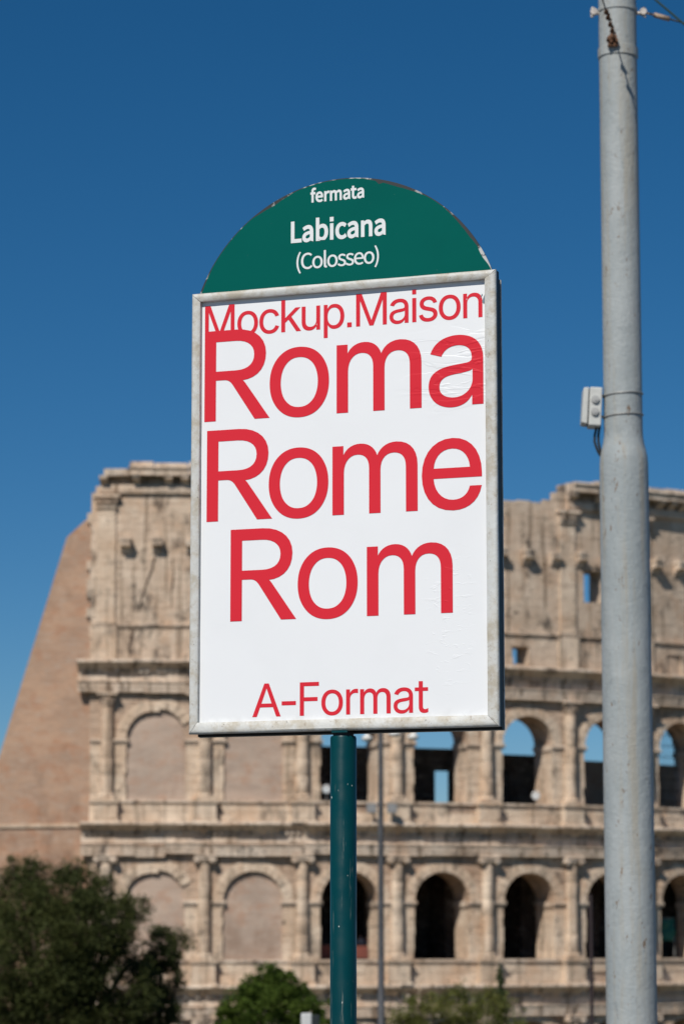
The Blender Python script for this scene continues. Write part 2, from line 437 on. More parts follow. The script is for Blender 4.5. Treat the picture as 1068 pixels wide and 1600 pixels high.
# storeys: (floor, springing, top, column kind)
for (zb, sp, ze, kind) in ((Z['b1'], -6.9, Z['e1'], 'scroll'), (Z['b2'], Z['sp2'], Z['e2'], 'scroll'), (Z['b3'], Z['sp3'], Z['e3'], 'leaf')):
    first = zb == Z['b1']
    for k in range(0, KMAX + 1):
        if first and k > KMAX: continue
        vis = (not first) and k <= 7
        pier(k, zb, sp, blocks=vis, left=(k == 0))
        if k < KMAX: arch_wall(k, sp, ze, 0 if first or k > 1 else (2 if k == 0 else 1))
        column(k, zb, ze, kind)
        if not first and k < 2:                                           # bays walled up with brick
            c = cs(k) + BAY / 2; mb = CB(); N = 14
            pts = [(c - HW - .02, zb), (c + HW + .02, zb)] + [(c + (HW + .02) * math.cos(math.pi * i / N), sp + (HW + .02) * math.sin(math.pi * i / N)) for i in range(N + 1)]
            mb.loft([[P(s, z, -1.2) for s, z in pts], [P(s, z, -.18) for s, z in pts]])
            part(mb, 'brick_infill', M['infill'])
    # wall strip left of the first column
    mb = CB(); mb.blk(-1.25, cs(0), sp, ze, -DEP, 0); part(mb, 'end_wall', M['travertine_wall'])
for z0, z1, rag in ((Z['e1'], Z['c1'], 5), (Z['e2'], Z['c2'], 14), (Z['e3'], Z['c3'], 12)):
    s = -2.1 if z0 > 15 else -1.75
    for k in range(0, KMAX):
        entablature(z0, z1, s, cs(k + 1), rag); s = cs(k + 1)
for z0, z1 in ((Z['c1'], Z['b2']), (Z['c2'], Z['b3'])):
    for k in range(0, KMAX): podium(k, z0, z1, k == 0)

# ---- attic storey: stone courses with openings, pilasters, consoles and top cornice
HOLES = [(36.2, 38.0, 25.66, 28.3), (30.05, 31.35, 21.06, 22.34), (BAY * 1 + 2.8, BAY * 1 + 4.0, 25.7, 28.3)]
BLIND = [(43.9, 45.4, 21.07, 22.15)]
SA, SB = -1.0, cs(KMAX)
def ragged_top(s):
    if 24.5 < s < 34.6: return 33.25 + .3 * noise.noise(Vector((s * .9, 2, 5))) + .9 * max(0, (s - 32.6) / 2.0) ** 1.5
    return 33.4
def wall_cells(mb, s0, s1, z0, z1, r0, r1, holes):
    ss = sorted(set([s0, s1] + [v for h in holes for v in h[:2] if s0 < v < s1]))
    zz = sorted(set([z0, z1] + [v for h in holes for v in h[2:] if z0 < v < z1]))
    for a, b in zip(ss[:-1], ss[1:]):
        for c, d in zip(zz[:-1], zz[1:]):
            if any(h[0] <= (a + b) / 2 <= h[1] and h[2] <= (c + d) / 2 <= h[3] for h in holes): continue
            mb.blk(a, b, c, d, r0, r1)
mb = CB(); wall_cells(mb, SA - .3, SB, Z['c3'] + .01, 32.9, -1.9, -.05, HOLES)
attic = part(mb, 'attic_wall', M['attic_stone'])
blocks = []
z = Z['c3'] + .02; ci = 0
while z < 33.9:
    h = rng.uniform(.58, .82)
    if z < Z['at'] < z + h + .25: h = Z['at'] - z
    ends = SA - (rng.choice((.15, .35, .6)) if z < 31.2 else 0)
    for a, b in spans(ends, SB, .95, 1.9):
        rt = ragged_top((a + b) / 2) + rng.uniform(-.08, .08)
        if z + .12 > rt: continue
        segs = [(a, b)]
        for hs in HOLES + BLIND:
            if hs[2] < z + h * .5 < hs[3]:
                new = []
                for x0, x1 in segs:
                    if x1 <= hs[0] or x0 >= hs[1]: new.append((x0, x1)); continue
                    if x0 < hs[0] - .15: new.append((x0, hs[0]))
                    if x1 > hs[1] + .15: new.append((hs[1], x1))
                segs = new
        for x0, x1 in segs:
            d = rng.uniform(-.006, .014) + (.06 if z < Z['at'] - .3 else 0)
            vis = (-1.8 < x0 < 7.2) or (28.8 < x0 < 37) or (39.5 < x0 < 44)
            blocks.append((vis, (x1 - x0) * h, x0, x1, z, min(z + h, rt), d))
    z += h
blocks.sort(key=lambda b: (not b[0], -b[1]))
rest = CB()
for i, (vis, area, x0, x1, z0, z1, d) in enumerate(blocks):
    if i < 300:
        b = CB(); b.blk(x0 + .004, x1 - .004, z0 + .004, z1 - .004, -.4, d, ch=.011); part(b, 'wall_block', M['attic_stone'], attic)
    else: rest.blk(x0 + .004, x1 - .004, z0 + .004, z1 - .004, -.4, d, ch=.011)
ob = part(rest, 'coursed_masonry', M['attic_stone'], attic); ob['kind'] = 'stuff'
for hs in BLIND:
    b = CB(); b.blk(hs[0], hs[1], hs[2], hs[3], -.4, -.16); part(b, 'blind_window', M['attic_stone'])
# ledge between attic base and attic wall
for a, b in spans(SA - .1, SB, 2.0, 3.6):
    m_ = CB(); m_.sweep([(-.2, Z['at'] - .14), (.16, Z['at'] - .14), (.26, Z['at'] + .0), (.26, Z['at'] + .08), (-.2, Z['at'] + .14)], a + .01, b - .01, dz=rng.uniform(-.02, .02))
    part(m_, 'ledge_stone', M['travertine_band'])
for k in range(0, KMAX + 1):
    c = cs(k) - (.25 if k == 0 else 0)
    m_ = CB(); z = Z['at'] + .1
    while z < Z['ac'] - 1.2:
        h = rng.uniform(.9, 1.5); h = min(h, Z['ac'] - 1.1 - z); j = rng.uniform(-.02, .02)
        m_.blk(c - .68 + j, c + .68 + j, z, z + h - .015, -.1, .17 + rng.uniform(-.01, .01), ch=.012); z += h
    po = part(m_, 'pilaster', M['travertine'])
    b = CB(); b.blk(c - .86, c + .86, Z['c3'] + .02, Z['at'] - .1, -.1, .24, ch=.02); b.blk(c - .74, c + .74, Z['at'] + .14, Z['at'] + .42, -.1, .24, ch=.02)
    part(b, 'plinth', M['travertine'], po)
    cpm = CB(); zc = Z['ac'] - 1.15
    cpm.loft([[P(c + w * sg, zz, r) for sg, r in ((-1, -.1), (1, -.1), (1, rr), (-1, rr))] for zz, w, rr in ((zc, .68, .25), (zc + .12, .76, .34), (zc + .2, .68, .27), (zc + .8, .80, .42), (zc + .86, .95, .55), (zc + 1.08, .95, .55))])
    for i in range(5):
        for tier in range(2):
            x = c + (i - 2) * .30 + (.15 if tier else 0)
            if tier and i == 4: continue
            cpm.loft([[P(x - .11, zz, r0), P(x + .11, zz, r0), P(x + .11, zz, r1), P(x - .11, zz, r1)] for zz, r0, r1 in ((zc + .15 + .3 * tier, .2, .33 + .05 * tier), (zc + .4 + .3 * tier, .25, .38 + .06 * tier), (zc + .46 + .3 * tier, .3, .52 + .06 * tier))])
    part(cpm, 'capital', M['travertine_band'], po)
    if k < KMAX:
        for f in (1 / 6, .5, 5 / 6):                                     # consoles that once held the awning masts
            x = cs(k) + BAY * f + rng.uniform(-.06, .06); zz = 28.95
            if rng.random() < .12: continue
            q_ = rng.uniform(.72, 1.08); zz += rng.uniform(-.08, .06)
            m_ = CB()
            prof = [(-.2, zz - .45), (.14, zz - .45), (.30, zz - .12), (.74 * q_, zz + .02), (.80 * q_, zz + .40), (-.2, zz + .46)]
            m_.loft([[P(x - .36, z_, r_) for r_, z_ in prof], [P(x + .36, z_, r_) for r_, z_ in prof]])
            if q_ > .84: m_.blk(x - .42, x + .42 - rng.uniform(0, .25), zz + .40, zz + .62, -.2, .86 * q_)
            part(m_, 'console', M['travertine_band'])
# top cornice, broken away over two bays
for s0, s1 in ((-.65, 24.6), (34.75, SB)):
    for a, b in spans(s0, s1, 1.3, 2.4):
        first = a == s0
        dz = rng.uniform(-.05, .05); dr = rng.uniform(-.10, .08)
        m_ = CB()
        m_.sweep([(-1.5, 32.80), (.28, 32.80), (.34, 33.05), (.30, 33.42), (-1.5, 33.42)], a + .01, b - .01)
        if not (first and s0 < 0): m_.sweep([(-1.5, 34.02), (1.02, 34.02), (1.02, 34.28), (1.18, 34.55), (1.12, 34.72), (-1.5, 34.75)], a + .012, b - .012, dz=dz, dr=dr)
        else: m_.sweep([(-1.5, 34.02), (.75, 34.02), (.8, 34.5), (-1.5, 34.5)], a + .3, b - .012)
        o = part(m_, 'top_cornice_stone', M['travertine_band'])
        if rng.random() < .85 and not first:
            m_ = CB(); m_.blk(a + .05, b - .05, 34.70 + dz, 34.97 + dz + rng.uniform(-.12, .04), -1.4, .85 + dr, ch=.04); part(m_, 'coping_stone', M['travertine_band'], o)
    x = s0 + .25
    while x < s1 - .4:
        if rng.random() > .08:
            m_ = CB(); z_ = 33.44
            prof = [(-1.0, z_), (.34, z_), (.52, z_ + .20), (.90, z_ + .34), (.94, z_ + .56), (-1.0, z_ + .56)]
            m_.loft([[P(x - .27, zz, r_) for r_, zz in prof], [P(x + .27, zz, r_) for r_, zz in prof]])
            part(m_, 'modillion', M['travertine_band'])
        x += 1.16
m_ = CB(); m_.sweep([(-1.8, 32.9), (-.1, 32.9), (-.1, 34.0), (-1.8, 34.0)], -.6, 24.4); part(m_, 'cornice_core', M['travertine_wall'])
m_ = CB(); m_.sweep([(-1.8, 32.9), (-.1, 32.9), (-.1, 34.0), (-1.8, 34.0)], 34.9, SB); part(m_, 'cornice_core', M['travertine_wall'])

# ---- galleries behind the arches
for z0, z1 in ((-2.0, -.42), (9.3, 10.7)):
    m_ = CB(); m_.sweep([(-9.3, z0), (-DEP + .1, z0), (-DEP + .1, z1), (-9.3, z1)], -1.0, SB, seg=2); part(m_, 'gallery_floor', M['shade_tufa'])
m_ = CB(); m_.sweep([(-10.4, GROUND_A), (-9.4, GROUND_A), (-9.4, 10.6), (-10.4, 10.6)], -1.0, SB, seg=2); part(m_, 'inner_wall', M['shade_brick'])
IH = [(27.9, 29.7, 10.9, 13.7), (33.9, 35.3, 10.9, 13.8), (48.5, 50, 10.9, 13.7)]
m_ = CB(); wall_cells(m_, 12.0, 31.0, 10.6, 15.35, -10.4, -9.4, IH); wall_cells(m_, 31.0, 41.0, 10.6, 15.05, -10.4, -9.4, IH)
part(m_, 'upper_inner_wall', M['shade_brick'])
m_ = CB(); wall_cells(m_, 41.0, SB, 10.6, 14.8, -10.4, -9.4, IH); part(m_, 'upper_inner_wall', M['infill'])  # paler brick: light on the right-hand bays is put into the colour
m_ = CB(); m_.blk(SB - .6, SB, GROUND_A, 10.6, -9.3, -DEP); m_.blk(-1, -.2, GROUND_A, 18.4, -9.3, -DEP); part(m_, 'gallery_end_wall', M['shade_tufa'])
for k in range(1, KMAX, 1):                                              # radial walls that carry the vaults, behind the piers
    m_ = CB(); m_.blk(cs(k) - .55, cs(k) + .55, GROUND_A, 9.28, -9.38, -6.2); part(m_, 'radial_wall', M['shade_brick'])
# walled-up upper bays have masonry behind them
# ---- brick buttress at the broken end
BY = 205.35
def bq(px, py): q = at(px, py, BY); return (q.x, q.z)
outline = [(-16.2, GROUND_A), (-16.2, 32.1), (-17.3, 31.8), (-18.3, 31.05), (-19.77, 29.68), (-21.2, 24.8), (-22.75, 19.5), (-24.34, 14.04), (-26.0, 8.3), (-32.1, GROUND_A)]
m_ = MB()
m_.loft([[(x, BY, z) for x, z in outline], [(x + .25, BY + 4.2, z) for x, z in outline]])
bo = part(m_, 'buttress', M['brick'], label='sloping brown brick buttress propping the broken end of the wall')
m_ = MB(); m_.loft([[(-25.7 + i * .0, BY - .14, 8.86), (-25.7, BY - .14, 9.08), (-25.7, BY + .3, 9.12), (-25.7, BY + .3, 8.8)] if i == 0 else [(-17.0, BY - .14, 8.96), (-17.0, BY - .14, 9.2), (-17.0, BY + .3, 9.24), (-17.0, BY + .3, 8.9)] for i in range(2)])
part(m_, 'string_course', M['travertine'], bo)


def crack_shade_strip(pts, w):  # dark raised strips, the shade of an open split put into their colour
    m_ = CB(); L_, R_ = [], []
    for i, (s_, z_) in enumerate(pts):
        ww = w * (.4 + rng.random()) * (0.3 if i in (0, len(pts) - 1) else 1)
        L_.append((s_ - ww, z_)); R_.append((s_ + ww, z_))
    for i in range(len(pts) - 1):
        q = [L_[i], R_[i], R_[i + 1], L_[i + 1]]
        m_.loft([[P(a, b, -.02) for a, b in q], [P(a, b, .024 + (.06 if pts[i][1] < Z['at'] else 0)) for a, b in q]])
    part(m_, 'crack_shade_strip', M['shade_tufa'], attic)
def wander(s0, z0, z1, sl, n=12):
    out = [(s0, z0)]
    for i in range(1, n + 1):
        s0 += rng.uniform(-.10, .10) + sl / n; out.append((s0, z0 + (z1 - z0) * i / n))
    return out
crack_shade_strip(wander(3.3, 28.4, 24.2, -.9), .07); crack_shade_strip(wander(1.9, 23.2, 20.9, -.5, 8), .08); crack_shade_strip(wander(4.6, 28.3, 24.6, .1), .035); crack_shade_strip(wander(5.9, 31.5, 28.9, .2), .03)

# ------------------------------------------------------------------ lettering
GLYPHS = {"I":{"-":[310,[[117,168,40,168,40,187,40,207,40,226,117,226,193,226,270,226,270,207,270,187,270,168,193,168]]],".":[188,[[82,0,58,0,58,24,58,48,58,72,82,72,106,72,130,72,130,48,130,24,130,0,106,0]]],"A":[488,[[35,0,12,0,77,170,143,339,208,509,232,509,256,509,280,509,345,339,411,170,476,0,453,0,429,0,406,0,388,48,370,97,352,145,280,145,208,145,136,145,118,97,100,48,82,0,59,0],[186,280,157,200,215,200,273,200,331,200,302,280,273,360,244,440,215,360]]],"F":[410,[[82,0,60,0,60,170,60,339,60,509,163,509,266,509,369,509,369,490,369,471,369,452,288,452,206,452,125,452,125,394,125,336,125,278,198,278,272,278,346,278,346,259,346,240,346,221,272,221,198,221,125,221,125,147,125,74,125,0,103,0]]],"M":[620,[[81,0,60,0,60,170,60,339,60,509,90,509,120,509,150,509,203,366,257,223,310,80,363,223,417,366,470,509,500,509,530,509,560,509,560,339,560,170,560,0,539,0,519,0,498,0,498,137,498,273,498,410,446,273,394,137,342,0,321,0,299,0,278,0,226,137,174,273,122,410,122,273,122,137,122,0,101,0]]],"R":[455,[[82,0,60,0,60,170,60,339,60,509,123,509,187,509,250,509,355,509,425,455,425,368,425,280,370,226,279,222,292,220,300,207,312,190,357,127,401,63,446,0,418,0,389,0,361,0,318,65,275,130,232,195,215,222,198,230,175,230,158,230,142,230,125,230,125,153,125,77,125,0,103,0],[165,277,125,277,125,334,125,392,125,449,165,449,205,449,245,449,315,449,358,418,358,364,358,308,318,277,245,277,205,277]]],"a":[389,[[182,-9,160,-9,136,-9,114,-4,94,5,75,14,59,27,48,45,36,62,30,83,30,108,30,130,35,147,43,161,52,175,63,185,78,193,92,201,108,207,125,211,143,215,160,218,178,220,201,223,219,225,234,227,248,228,258,231,265,235,272,239,276,245,276,255,276,255,276,256,276,257,276,272,273,286,267,297,261,308,252,316,240,322,228,328,213,331,196,331,178,331,162,328,149,322,136,317,126,309,118,301,110,292,104,283,100,274,80,280,61,285,41,291,50,314,62,332,79,346,95,360,113,369,133,375,153,381,173,384,194,384,208,384,223,383,239,379,255,376,271,370,286,360,301,351,313,338,322,320,332,303,337,280,337,251,337,168,337,84,337,0,317,0,297,0,277,0,277,17,277,35,277,52,275,52,274,52,272,52,268,43,261,34,252,25,243,15,230,7,215,1,200,-5],[155,45,170,45,193,45,212,50,228,59,243,68,255,79,263,93,271,107,276,122,276,138,276,155,276,173,276,190,273,187,268,184,259,182,251,180,242,178,231,176,221,174,210,172,200,171,190,170,182,169,175,168,161,166,147,163,134,159,121,154,111,148,103,139,96,131,92,119,92,105,92,92,95,81,102,72,109,63,118,57,130,52,142,48]]],"c":[396,[[226,-8,207,-8,173,-8,143,0,117,16,91,33,71,56,56,85,41,114,34,149,34,187,34,227,41,262,56,291,71,321,91,343,117,360,143,376,173,384,207,384,226,384,243,382,260,377,276,372,292,365,305,356,319,347,330,335,340,322,350,309,357,294,362,277,342,272,322,267,303,262,300,272,296,281,290,289,285,297,278,305,270,311,262,317,253,322,242,325,232,328,220,330,207,330,182,330,161,323,145,310,129,297,116,280,108,258,100,237,96,213,96,187,96,162,100,139,108,117,116,96,129,79,145,66,161,53,182,46,207,46,220,46,232,48,243,52,253,55,263,60,271,66,279,72,286,80,292,89,297,97,301,107,304,117,324,112,343,107,363,102,358,85,351,70,341,56,332,43,320,31,306,21,293,12,277,4,261,-1,244,-6]]],"e":[405,[[371,176,371,169,280,169,188,169,97,169,102,92,150,46,210,46,258,46,294,70,306,118,327,118,348,118,369,118,355,40,295,-8,211,-8,100,-8,34,70,34,187,34,305,103,384,208,384,310,384,371,305,371,190,371,183],[168,221,98,221,102,290,145,330,205,330,262,330,302,290,308,221,238,221]]],"i":[170,[[75,0,54,0,54,125,54,251,54,376,75,376,95,376,116,376,116,251,116,125,116,0,95,0],[75,437,54,437,54,461,54,485,54,509,75,509,95,509,116,509,116,485,116,461,116,437,95,437]]],"k":[381,[[71,0,50,0,50,170,50,339,50,509,71,509,91,509,112,509,112,411,112,313,112,215,170,269,227,322,285,376,312,376,338,376,365,376,315,330,265,284,215,238,269,159,324,79,378,0,353,0,327,0,302,0,257,65,213,131,168,196,149,179,131,162,112,145,112,97,112,48,112,0,91,0]]],"m":[592,[[73,0,52,0,52,125,52,251,52,376,72,376,92,376,112,376,112,357,112,337,112,318,128,360,165,384,212,384,262,384,296,358,310,312,328,358,368,384,420,384,496,384,540,336,540,255,540,170,540,85,540,0,519,0,498,0,477,0,477,82,477,163,477,245,477,300,452,328,405,328,356,328,327,292,327,235,327,157,327,78,327,0,306,0,286,0,265,0,265,83,265,165,265,248,265,300,240,328,196,328,148,328,115,288,115,228,115,152,115,76,115,0,94,0]]],"n":[410,[[114,249,114,227,114,151,114,76,114,0,93,0,73,0,53,0,53,126,53,253,53,379,72,379,92,379,112,379,112,349,112,318,112,287,109,287,106,287,102,287,114,322,131,347,152,362,174,377,199,384,227,384,253,384,276,379,295,369,314,358,330,342,341,321,352,299,357,273,357,240,357,160,357,80,357,0,337,0,316,0,296,0,296,78,296,157,296,235,296,265,288,288,273,304,258,321,237,329,210,329,192,329,175,325,161,317,146,309,135,298,126,283,118,267]]],"o":[415,[[242,-8,207,-8,173,-8,143,0,117,16,91,33,71,56,56,85,41,114,34,149,34,187,34,227,41,262,56,291,71,321,91,343,117,360,143,376,173,384,207,384,242,384,273,376,299,360,325,343,345,321,359,291,374,262,381,227,381,187,381,149,374,114,359,85,345,56,325,33,299,16,273,0],[182,46,207,46,233,46,254,53,270,66,287,79,299,96,307,117,315,139,319,162,319,187,319,213,315,236,307,258,299,280,287,297,270,310,254,323,233,330,207,330,182,330,161,323,145,310,129,297,116,280,108,258,100,237,96,213,96,187,96,162,100,139,108,117,116,96,129,79,145,66,161,53]]],"p":[424,[[73,-143,53,-143,53,31,53,205,53,379,72,379,92,379,112,379,112,359,112,339,112,319,114,319,116,319,118,319,123,327,129,336,137,346,145,356,157,365,171,373,186,381,205,384,229,384,261,384,289,376,313,361,337,345,356,322,370,293,383,263,390,229,390,189,390,149,383,114,370,84,356,55,337,32,313,16,289,0,261,-8,229,-8,206,-8,187,-4,173,4,158,12,146,21,138,31,130,42,123,51,118,59,117,59,115,59,114,59,114,-8,114,-76,114,-143,93,-143],[197,47,220,47,244,47,263,53,279,66,295,78,308,95,316,117,324,138,328,162,328,189,328,216,324,240,316,261,308,282,296,299,280,311,264,324,244,330,220,330,197,330,177,324,161,312,145,300,133,284,125,263,117,242,113,217,113,189,113,161,117,136,125,115,133,94,146,77,162,65,178,53]]],"r":[259,[[73,0,53,0,53,126,53,253,53,379,72,379,92,379,112,379,112,360,112,340,112,321,113,321,114,321,115,321,122,340,135,355,152,367,170,379,190,385,213,385,218,385,223,385,229,384,235,384,240,384,243,384,243,363,243,343,243,322,242,323,237,323,230,324,223,325,215,326,207,326,189,326,173,322,159,315,145,307,134,297,126,284,118,270,114,255,114,237,114,158,114,79,114,0,93,0]]],"s":[365,[[211,-8,182,-8,156,-8,133,-4,112,3,92,11,75,23,62,38,49,53,40,72,36,94,55,98,74,102,94,107,99,86,109,70,124,60,139,50,158,45,181,45,208,45,229,51,244,62,260,74,268,87,268,103,268,116,263,127,254,136,245,144,231,151,212,155,191,160,170,165,149,170,115,178,89,191,72,208,55,225,47,247,47,274,47,296,53,315,65,332,77,348,94,361,115,370,136,380,160,384,187,384,213,384,235,380,254,372,272,365,287,353,299,339,310,325,319,309,324,290,305,286,287,281,268,277,263,292,255,304,243,316,230,327,212,333,187,333,165,333,146,327,131,317,116,306,109,293,109,277,109,263,114,252,124,243,134,235,150,228,172,223,191,218,210,214,229,209,264,201,290,188,306,171,323,154,331,133,331,107,331,84,325,64,312,47,300,30,282,16,260,6,237,-3]]],"t":[235,[[75,439,75,470,96,470,116,470,137,470,137,439,137,407,137,376,165,376,192,376,220,376,220,359,220,342,220,325,192,325,165,325,137,325,137,248,137,172,137,95,137,60,150,46,178,46,195,46,208,52,222,60,222,42,222,24,222,6,205,-3,185,-8,160,-8,105,-8,75,25,75,85,75,165,75,245,75,325,54,325,33,325,12,325,12,342,12,359,12,376,33,376,54,376,75,376,75,407]]],"u":[410,[[211,-5,182,-5,157,-5,134,0,115,11,95,21,80,37,69,59,58,80,53,107,53,139,53,219,53,299,53,379,73,379,93,379,114,379,114,301,114,222,114,144,114,114,121,91,137,75,152,58,173,50,200,50,218,50,235,54,249,62,264,70,275,81,283,97,292,112,296,131,296,153,296,228,296,304,296,379,316,379,337,379,357,379,357,253,357,126,357,0,337,0,318,0,298,0,298,31,298,61,298,92,301,92,304,92,307,92,295,57,279,32,257,17,235,2]]]},"S":{"(":[118,[[51,-16,84,-69,90,-66,97,-63,103,-60,73,-10,59,49,59,109,59,168,73,227,103,277,97,280,90,283,84,286,51,234,32,178,32,109,32,40]]],")":[118,[[28,-66,35,-69,67,-16,86,40,86,109,86,178,67,234,35,286,28,283,21,280,15,277,45,227,60,168,60,109,60,49,45,-10,15,-60,21,-63]]],"C":[223,[[68,-5,132,-5,165,-5,190,9,211,32,205,39,199,46,193,53,176,35,158,24,133,24,84,24,54,64,54,129,54,193,86,233,134,233,157,233,173,223,187,209,193,216,199,223,204,230,190,246,165,261,134,261,69,261,20,211,20,128,20,45]]],"L":[190,[[35,86,35,0,84,0,132,0,180,0,180,9,180,18,180,28,143,28,105,28,68,28,68,104,68,180,68,257,57,257,46,257,35,257,35,171]]],"a":[197,[[44,-5,76,-5,99,-5,121,8,139,23,139,23,140,23,140,23,141,15,142,8,143,0,152,0,160,0,169,0,169,39,169,78,169,117,169,164,150,195,103,195,72,195,46,181,29,170,33,163,37,155,41,148,56,158,76,168,98,168,129,168,137,145,137,120,56,111,21,91,21,49,21,15],[103,21,85,21,66,21,51,30,51,51,51,76,73,92,137,99,137,81,137,64,137,46,119,30]]],"b":[216,[[98,-5,116,-5,159,-5,199,33,199,98,199,157,172,195,123,195,102,195,81,183,63,168,63,180,64,191,64,202,64,228,64,253,64,279,54,279,43,279,32,279,32,186,32,93,32,0,41,0,49,0,58,0,59,7,60,13,61,20,61,20,62,20,62,20,78,5],[142,22,111,22,98,22,81,27,64,42,64,75,64,109,64,142,82,159,99,168,115,168,151,168,165,140,165,98,165,51]]],"c":[179,[[57,-5,107,-5,130,-5,152,5,169,19,164,26,159,34,155,41,143,30,127,22,110,22,75,22,51,51,51,95,51,139,76,168,111,168,126,168,138,161,149,152,154,159,160,166,165,173,152,185,134,195,110,195,61,195,18,158,18,95,18,32]]],"e":[194,[[58,-5,109,-5,135,-5,155,4,172,15,168,22,164,29,160,36,146,27,131,21,113,21,77,21,52,47,50,88,92,88,135,88,178,88,179,92,179,99,179,106,179,160,152,195,103,195,60,195,18,157,18,95,18,32],[83,110,49,110,53,148,77,169,104,169,134,169,151,149,151,110,117,110]]],"f":[114,[[12,172,12,164,20,164,29,164,37,164,37,109,37,55,37,0,48,0,59,0,69,0,69,55,69,109,69,164,83,164,96,164,110,164,110,173,110,181,110,190,96,190,83,190,69,190,69,200,69,210,69,220,69,245,78,258,96,258,103,258,111,256,118,252,120,261,122,269,125,277,116,281,105,283,93,283,55,283,37,259,37,221,37,210,37,200,37,190,29,190,20,189,12,188,12,180]]],"i":[96,[[32,63,32,0,43,0,54,0,64,0,64,63,64,127,64,190,54,190,43,190,32,190,32,127],[42,236,30,236,30,248,30,260,30,272,42,272,54,272,66,272,66,260,66,248,66,236,54,236]]],"l":[99,[[42,-5,66,-5,75,-5,80,-3,84,-2,83,6,81,15,80,23,76,22,75,22,73,22,68,22,64,26,64,36,64,117,64,198,64,279,54,279,43,279,32,279,32,198,32,118,32,38,32,11]]],"m":[324,[[32,63,32,0,43,0,54,0,64,0,64,46,64,92,64,138,82,158,98,167,112,167,136,167,147,152,147,116,147,77,147,39,147,0,158,0,169,0,179,0,179,46,179,92,179,138,197,158,213,167,227,167,251,167,263,152,263,116,263,77,263,39,263,0,273,0,284,0,294,0,294,40,294,80,294,120,294,169,276,195,237,195,214,195,194,180,174,159,166,181,151,195,121,195,99,195,79,181,62,162,62,162,62,162,62,162,61,172,60,181,58,190,50,190,41,190,32,190,32,127]]],"n":[214,[[32,63,32,0,43,0,54,0,64,0,64,46,64,92,64,138,83,157,97,167,116,167,141,167,152,152,152,116,152,77,152,39,152,0,163,0,174,0,184,0,184,40,184,80,184,120,184,169,166,195,126,195,100,195,80,181,62,162,62,162,62,162,62,162,61,172,60,181,58,190,50,190,41,190,32,190,32,127]]],"o":[212,[[60,-5,106,-5,153,-5,194,32,194,95,194,158,153,195,106,195,60,195,18,158,18,95,18,32],[139,22,106,22,73,22,51,51,51,95,51,139,73,168,106,168,139,168,161,139,161,95,161,51]]],"r":[136,[[32,63,32,0,43,0,54,0,64,0,64,41,64,81,64,122,77,154,96,166,112,166,120,166,124,165,131,163,133,172,135,182,137,191,131,194,125,195,116,195,95,195,76,180,62,155,62,155,62,155,62,155,61,167,60,179,58,190,50,190,41,190,32,190,32,127]]],"s":[164,[[55,-5,82,-5,127,-5,151,21,151,52,151,88,121,99,93,110,72,118,52,125,52,143,52,158,63,170,88,170,104,170,118,163,131,153,136,160,141,167,146,173,132,185,111,195,87,195,46,195,22,171,22,141,22,109,50,96,77,86,98,78,120,69,120,50,120,34,108,20,83,20,60,20,43,29,27,43,21,36,16,29,11,22,29,7]]],"t":[132,[[35,229,35,245,45,245,56,245,66,245,66,229,66,212,66,196,84,196,102,196,120,196,120,187,120,179,120,170,102,170,84,170,66,170,66,133,66,97,66,60,66,35,75,21,96,21,104,21,112,24,119,28,121,20,124,11,126,3,115,-2,100,-5,88,-5,50,-5,34,20,34,58,34,95,34,133,34,170,24,170,15,170,5,170,5,179,5,187,5,196,15,196,24,196,34,196,34,212]]]}}
GCACHE = {}
def word(txt, font, x0, x1, zbase, cap, name, mat, parent, y, bold=0.0, stretch=False, label=None):
    """flat lettering: x0..x1 wide, standing on zbase, capitals cap metres tall"""
    g = GLYPHS[font]
    capu = {'I': 509.0, 'S': 257.0}[font]; sc = cap / capu
    ext = lambda ch: (min(v for s in g[ch][1] for v in s[2::6]), max(v for s in g[ch][1] for v in s[2::6]))
    nat = sum(g[c][0] for c in txt[:-1]) - ext(txt[0])[0] + ext(txt[-1])[1]
    want = (x1 - x0) / sc; trk = 0.0; hx = 1.0
    if stretch: hx = want / nat
    else: trk = (want - nat) / (len(txt) - 1)
    vv, ff = [], []
    x = -ext(txt[0])[0]
    for ch in txt:                                   # one filled outline per letter
        if (font, ch, bold) not in GCACHE:
            cu = bpy.data.curves.new(name, 'CURVE'); cu.dimensions = '2D'; cu.fill_mode = 'BOTH'; cu.resolution_u = 7; cu.offset = bold
            for s in g[ch][1]:
                sp = cu.splines.new('BEZIER'); n = len(s) // 6
                sp.bezier_points.add(n - 1); sp.use_cyclic_u = True
                for i, p in enumerate(sp.bezier_points):
                    q = s[i * 6:i * 6 + 6]; p.handle_left_type = p.handle_right_type = 'FREE'
                    p.handle_left = (q[0], q[1], 0); p.co = (q[2], q[3], 0); p.handle_right = (q[4], q[5], 0)
            tmp = bpy.data.objects.new('tmp', cu); COL.objects.link(tmp)
            bpy.context.view_layer.update()
            gm_ = bpy.data.meshes.new_from_object(tmp.evaluated_get(bpy.context.evaluated_depsgraph_get()))
            GCACHE[(font, ch, bold)] = ([tuple(v.co) for v in gm_.vertices], [tuple(p.vertices) for p in gm_.polygons])
            bpy.data.objects.remove(tmp); bpy.data.curves.remove(cu); bpy.data.meshes.remove(gm_)
        gv, gf = GCACHE[(font, ch, bold)]; o_ = len(vv)
        vv += [(x0 + (v[0] + x) * sc * hx, y, zbase + v[1] * sc) for v in gv]; ff += [tuple(i + o_ for i in f) for f in gf]
        x += g[ch][0] + trk
    me = bpy.data.meshes.new(name); me.from_pydata(vv, [], ff)
    me.materials.clear(); me.materials.append(mat); me.name = name
    o = bpy.data.objects.new(name, me); COL.objects.link(o); o.parent = parent
    if label: o['label'] = label
    # faces must look at the street
    me.update()
    if len(me.polygons) and me.polygons[0].normal.y > 0: me.flip_normals()
    return o

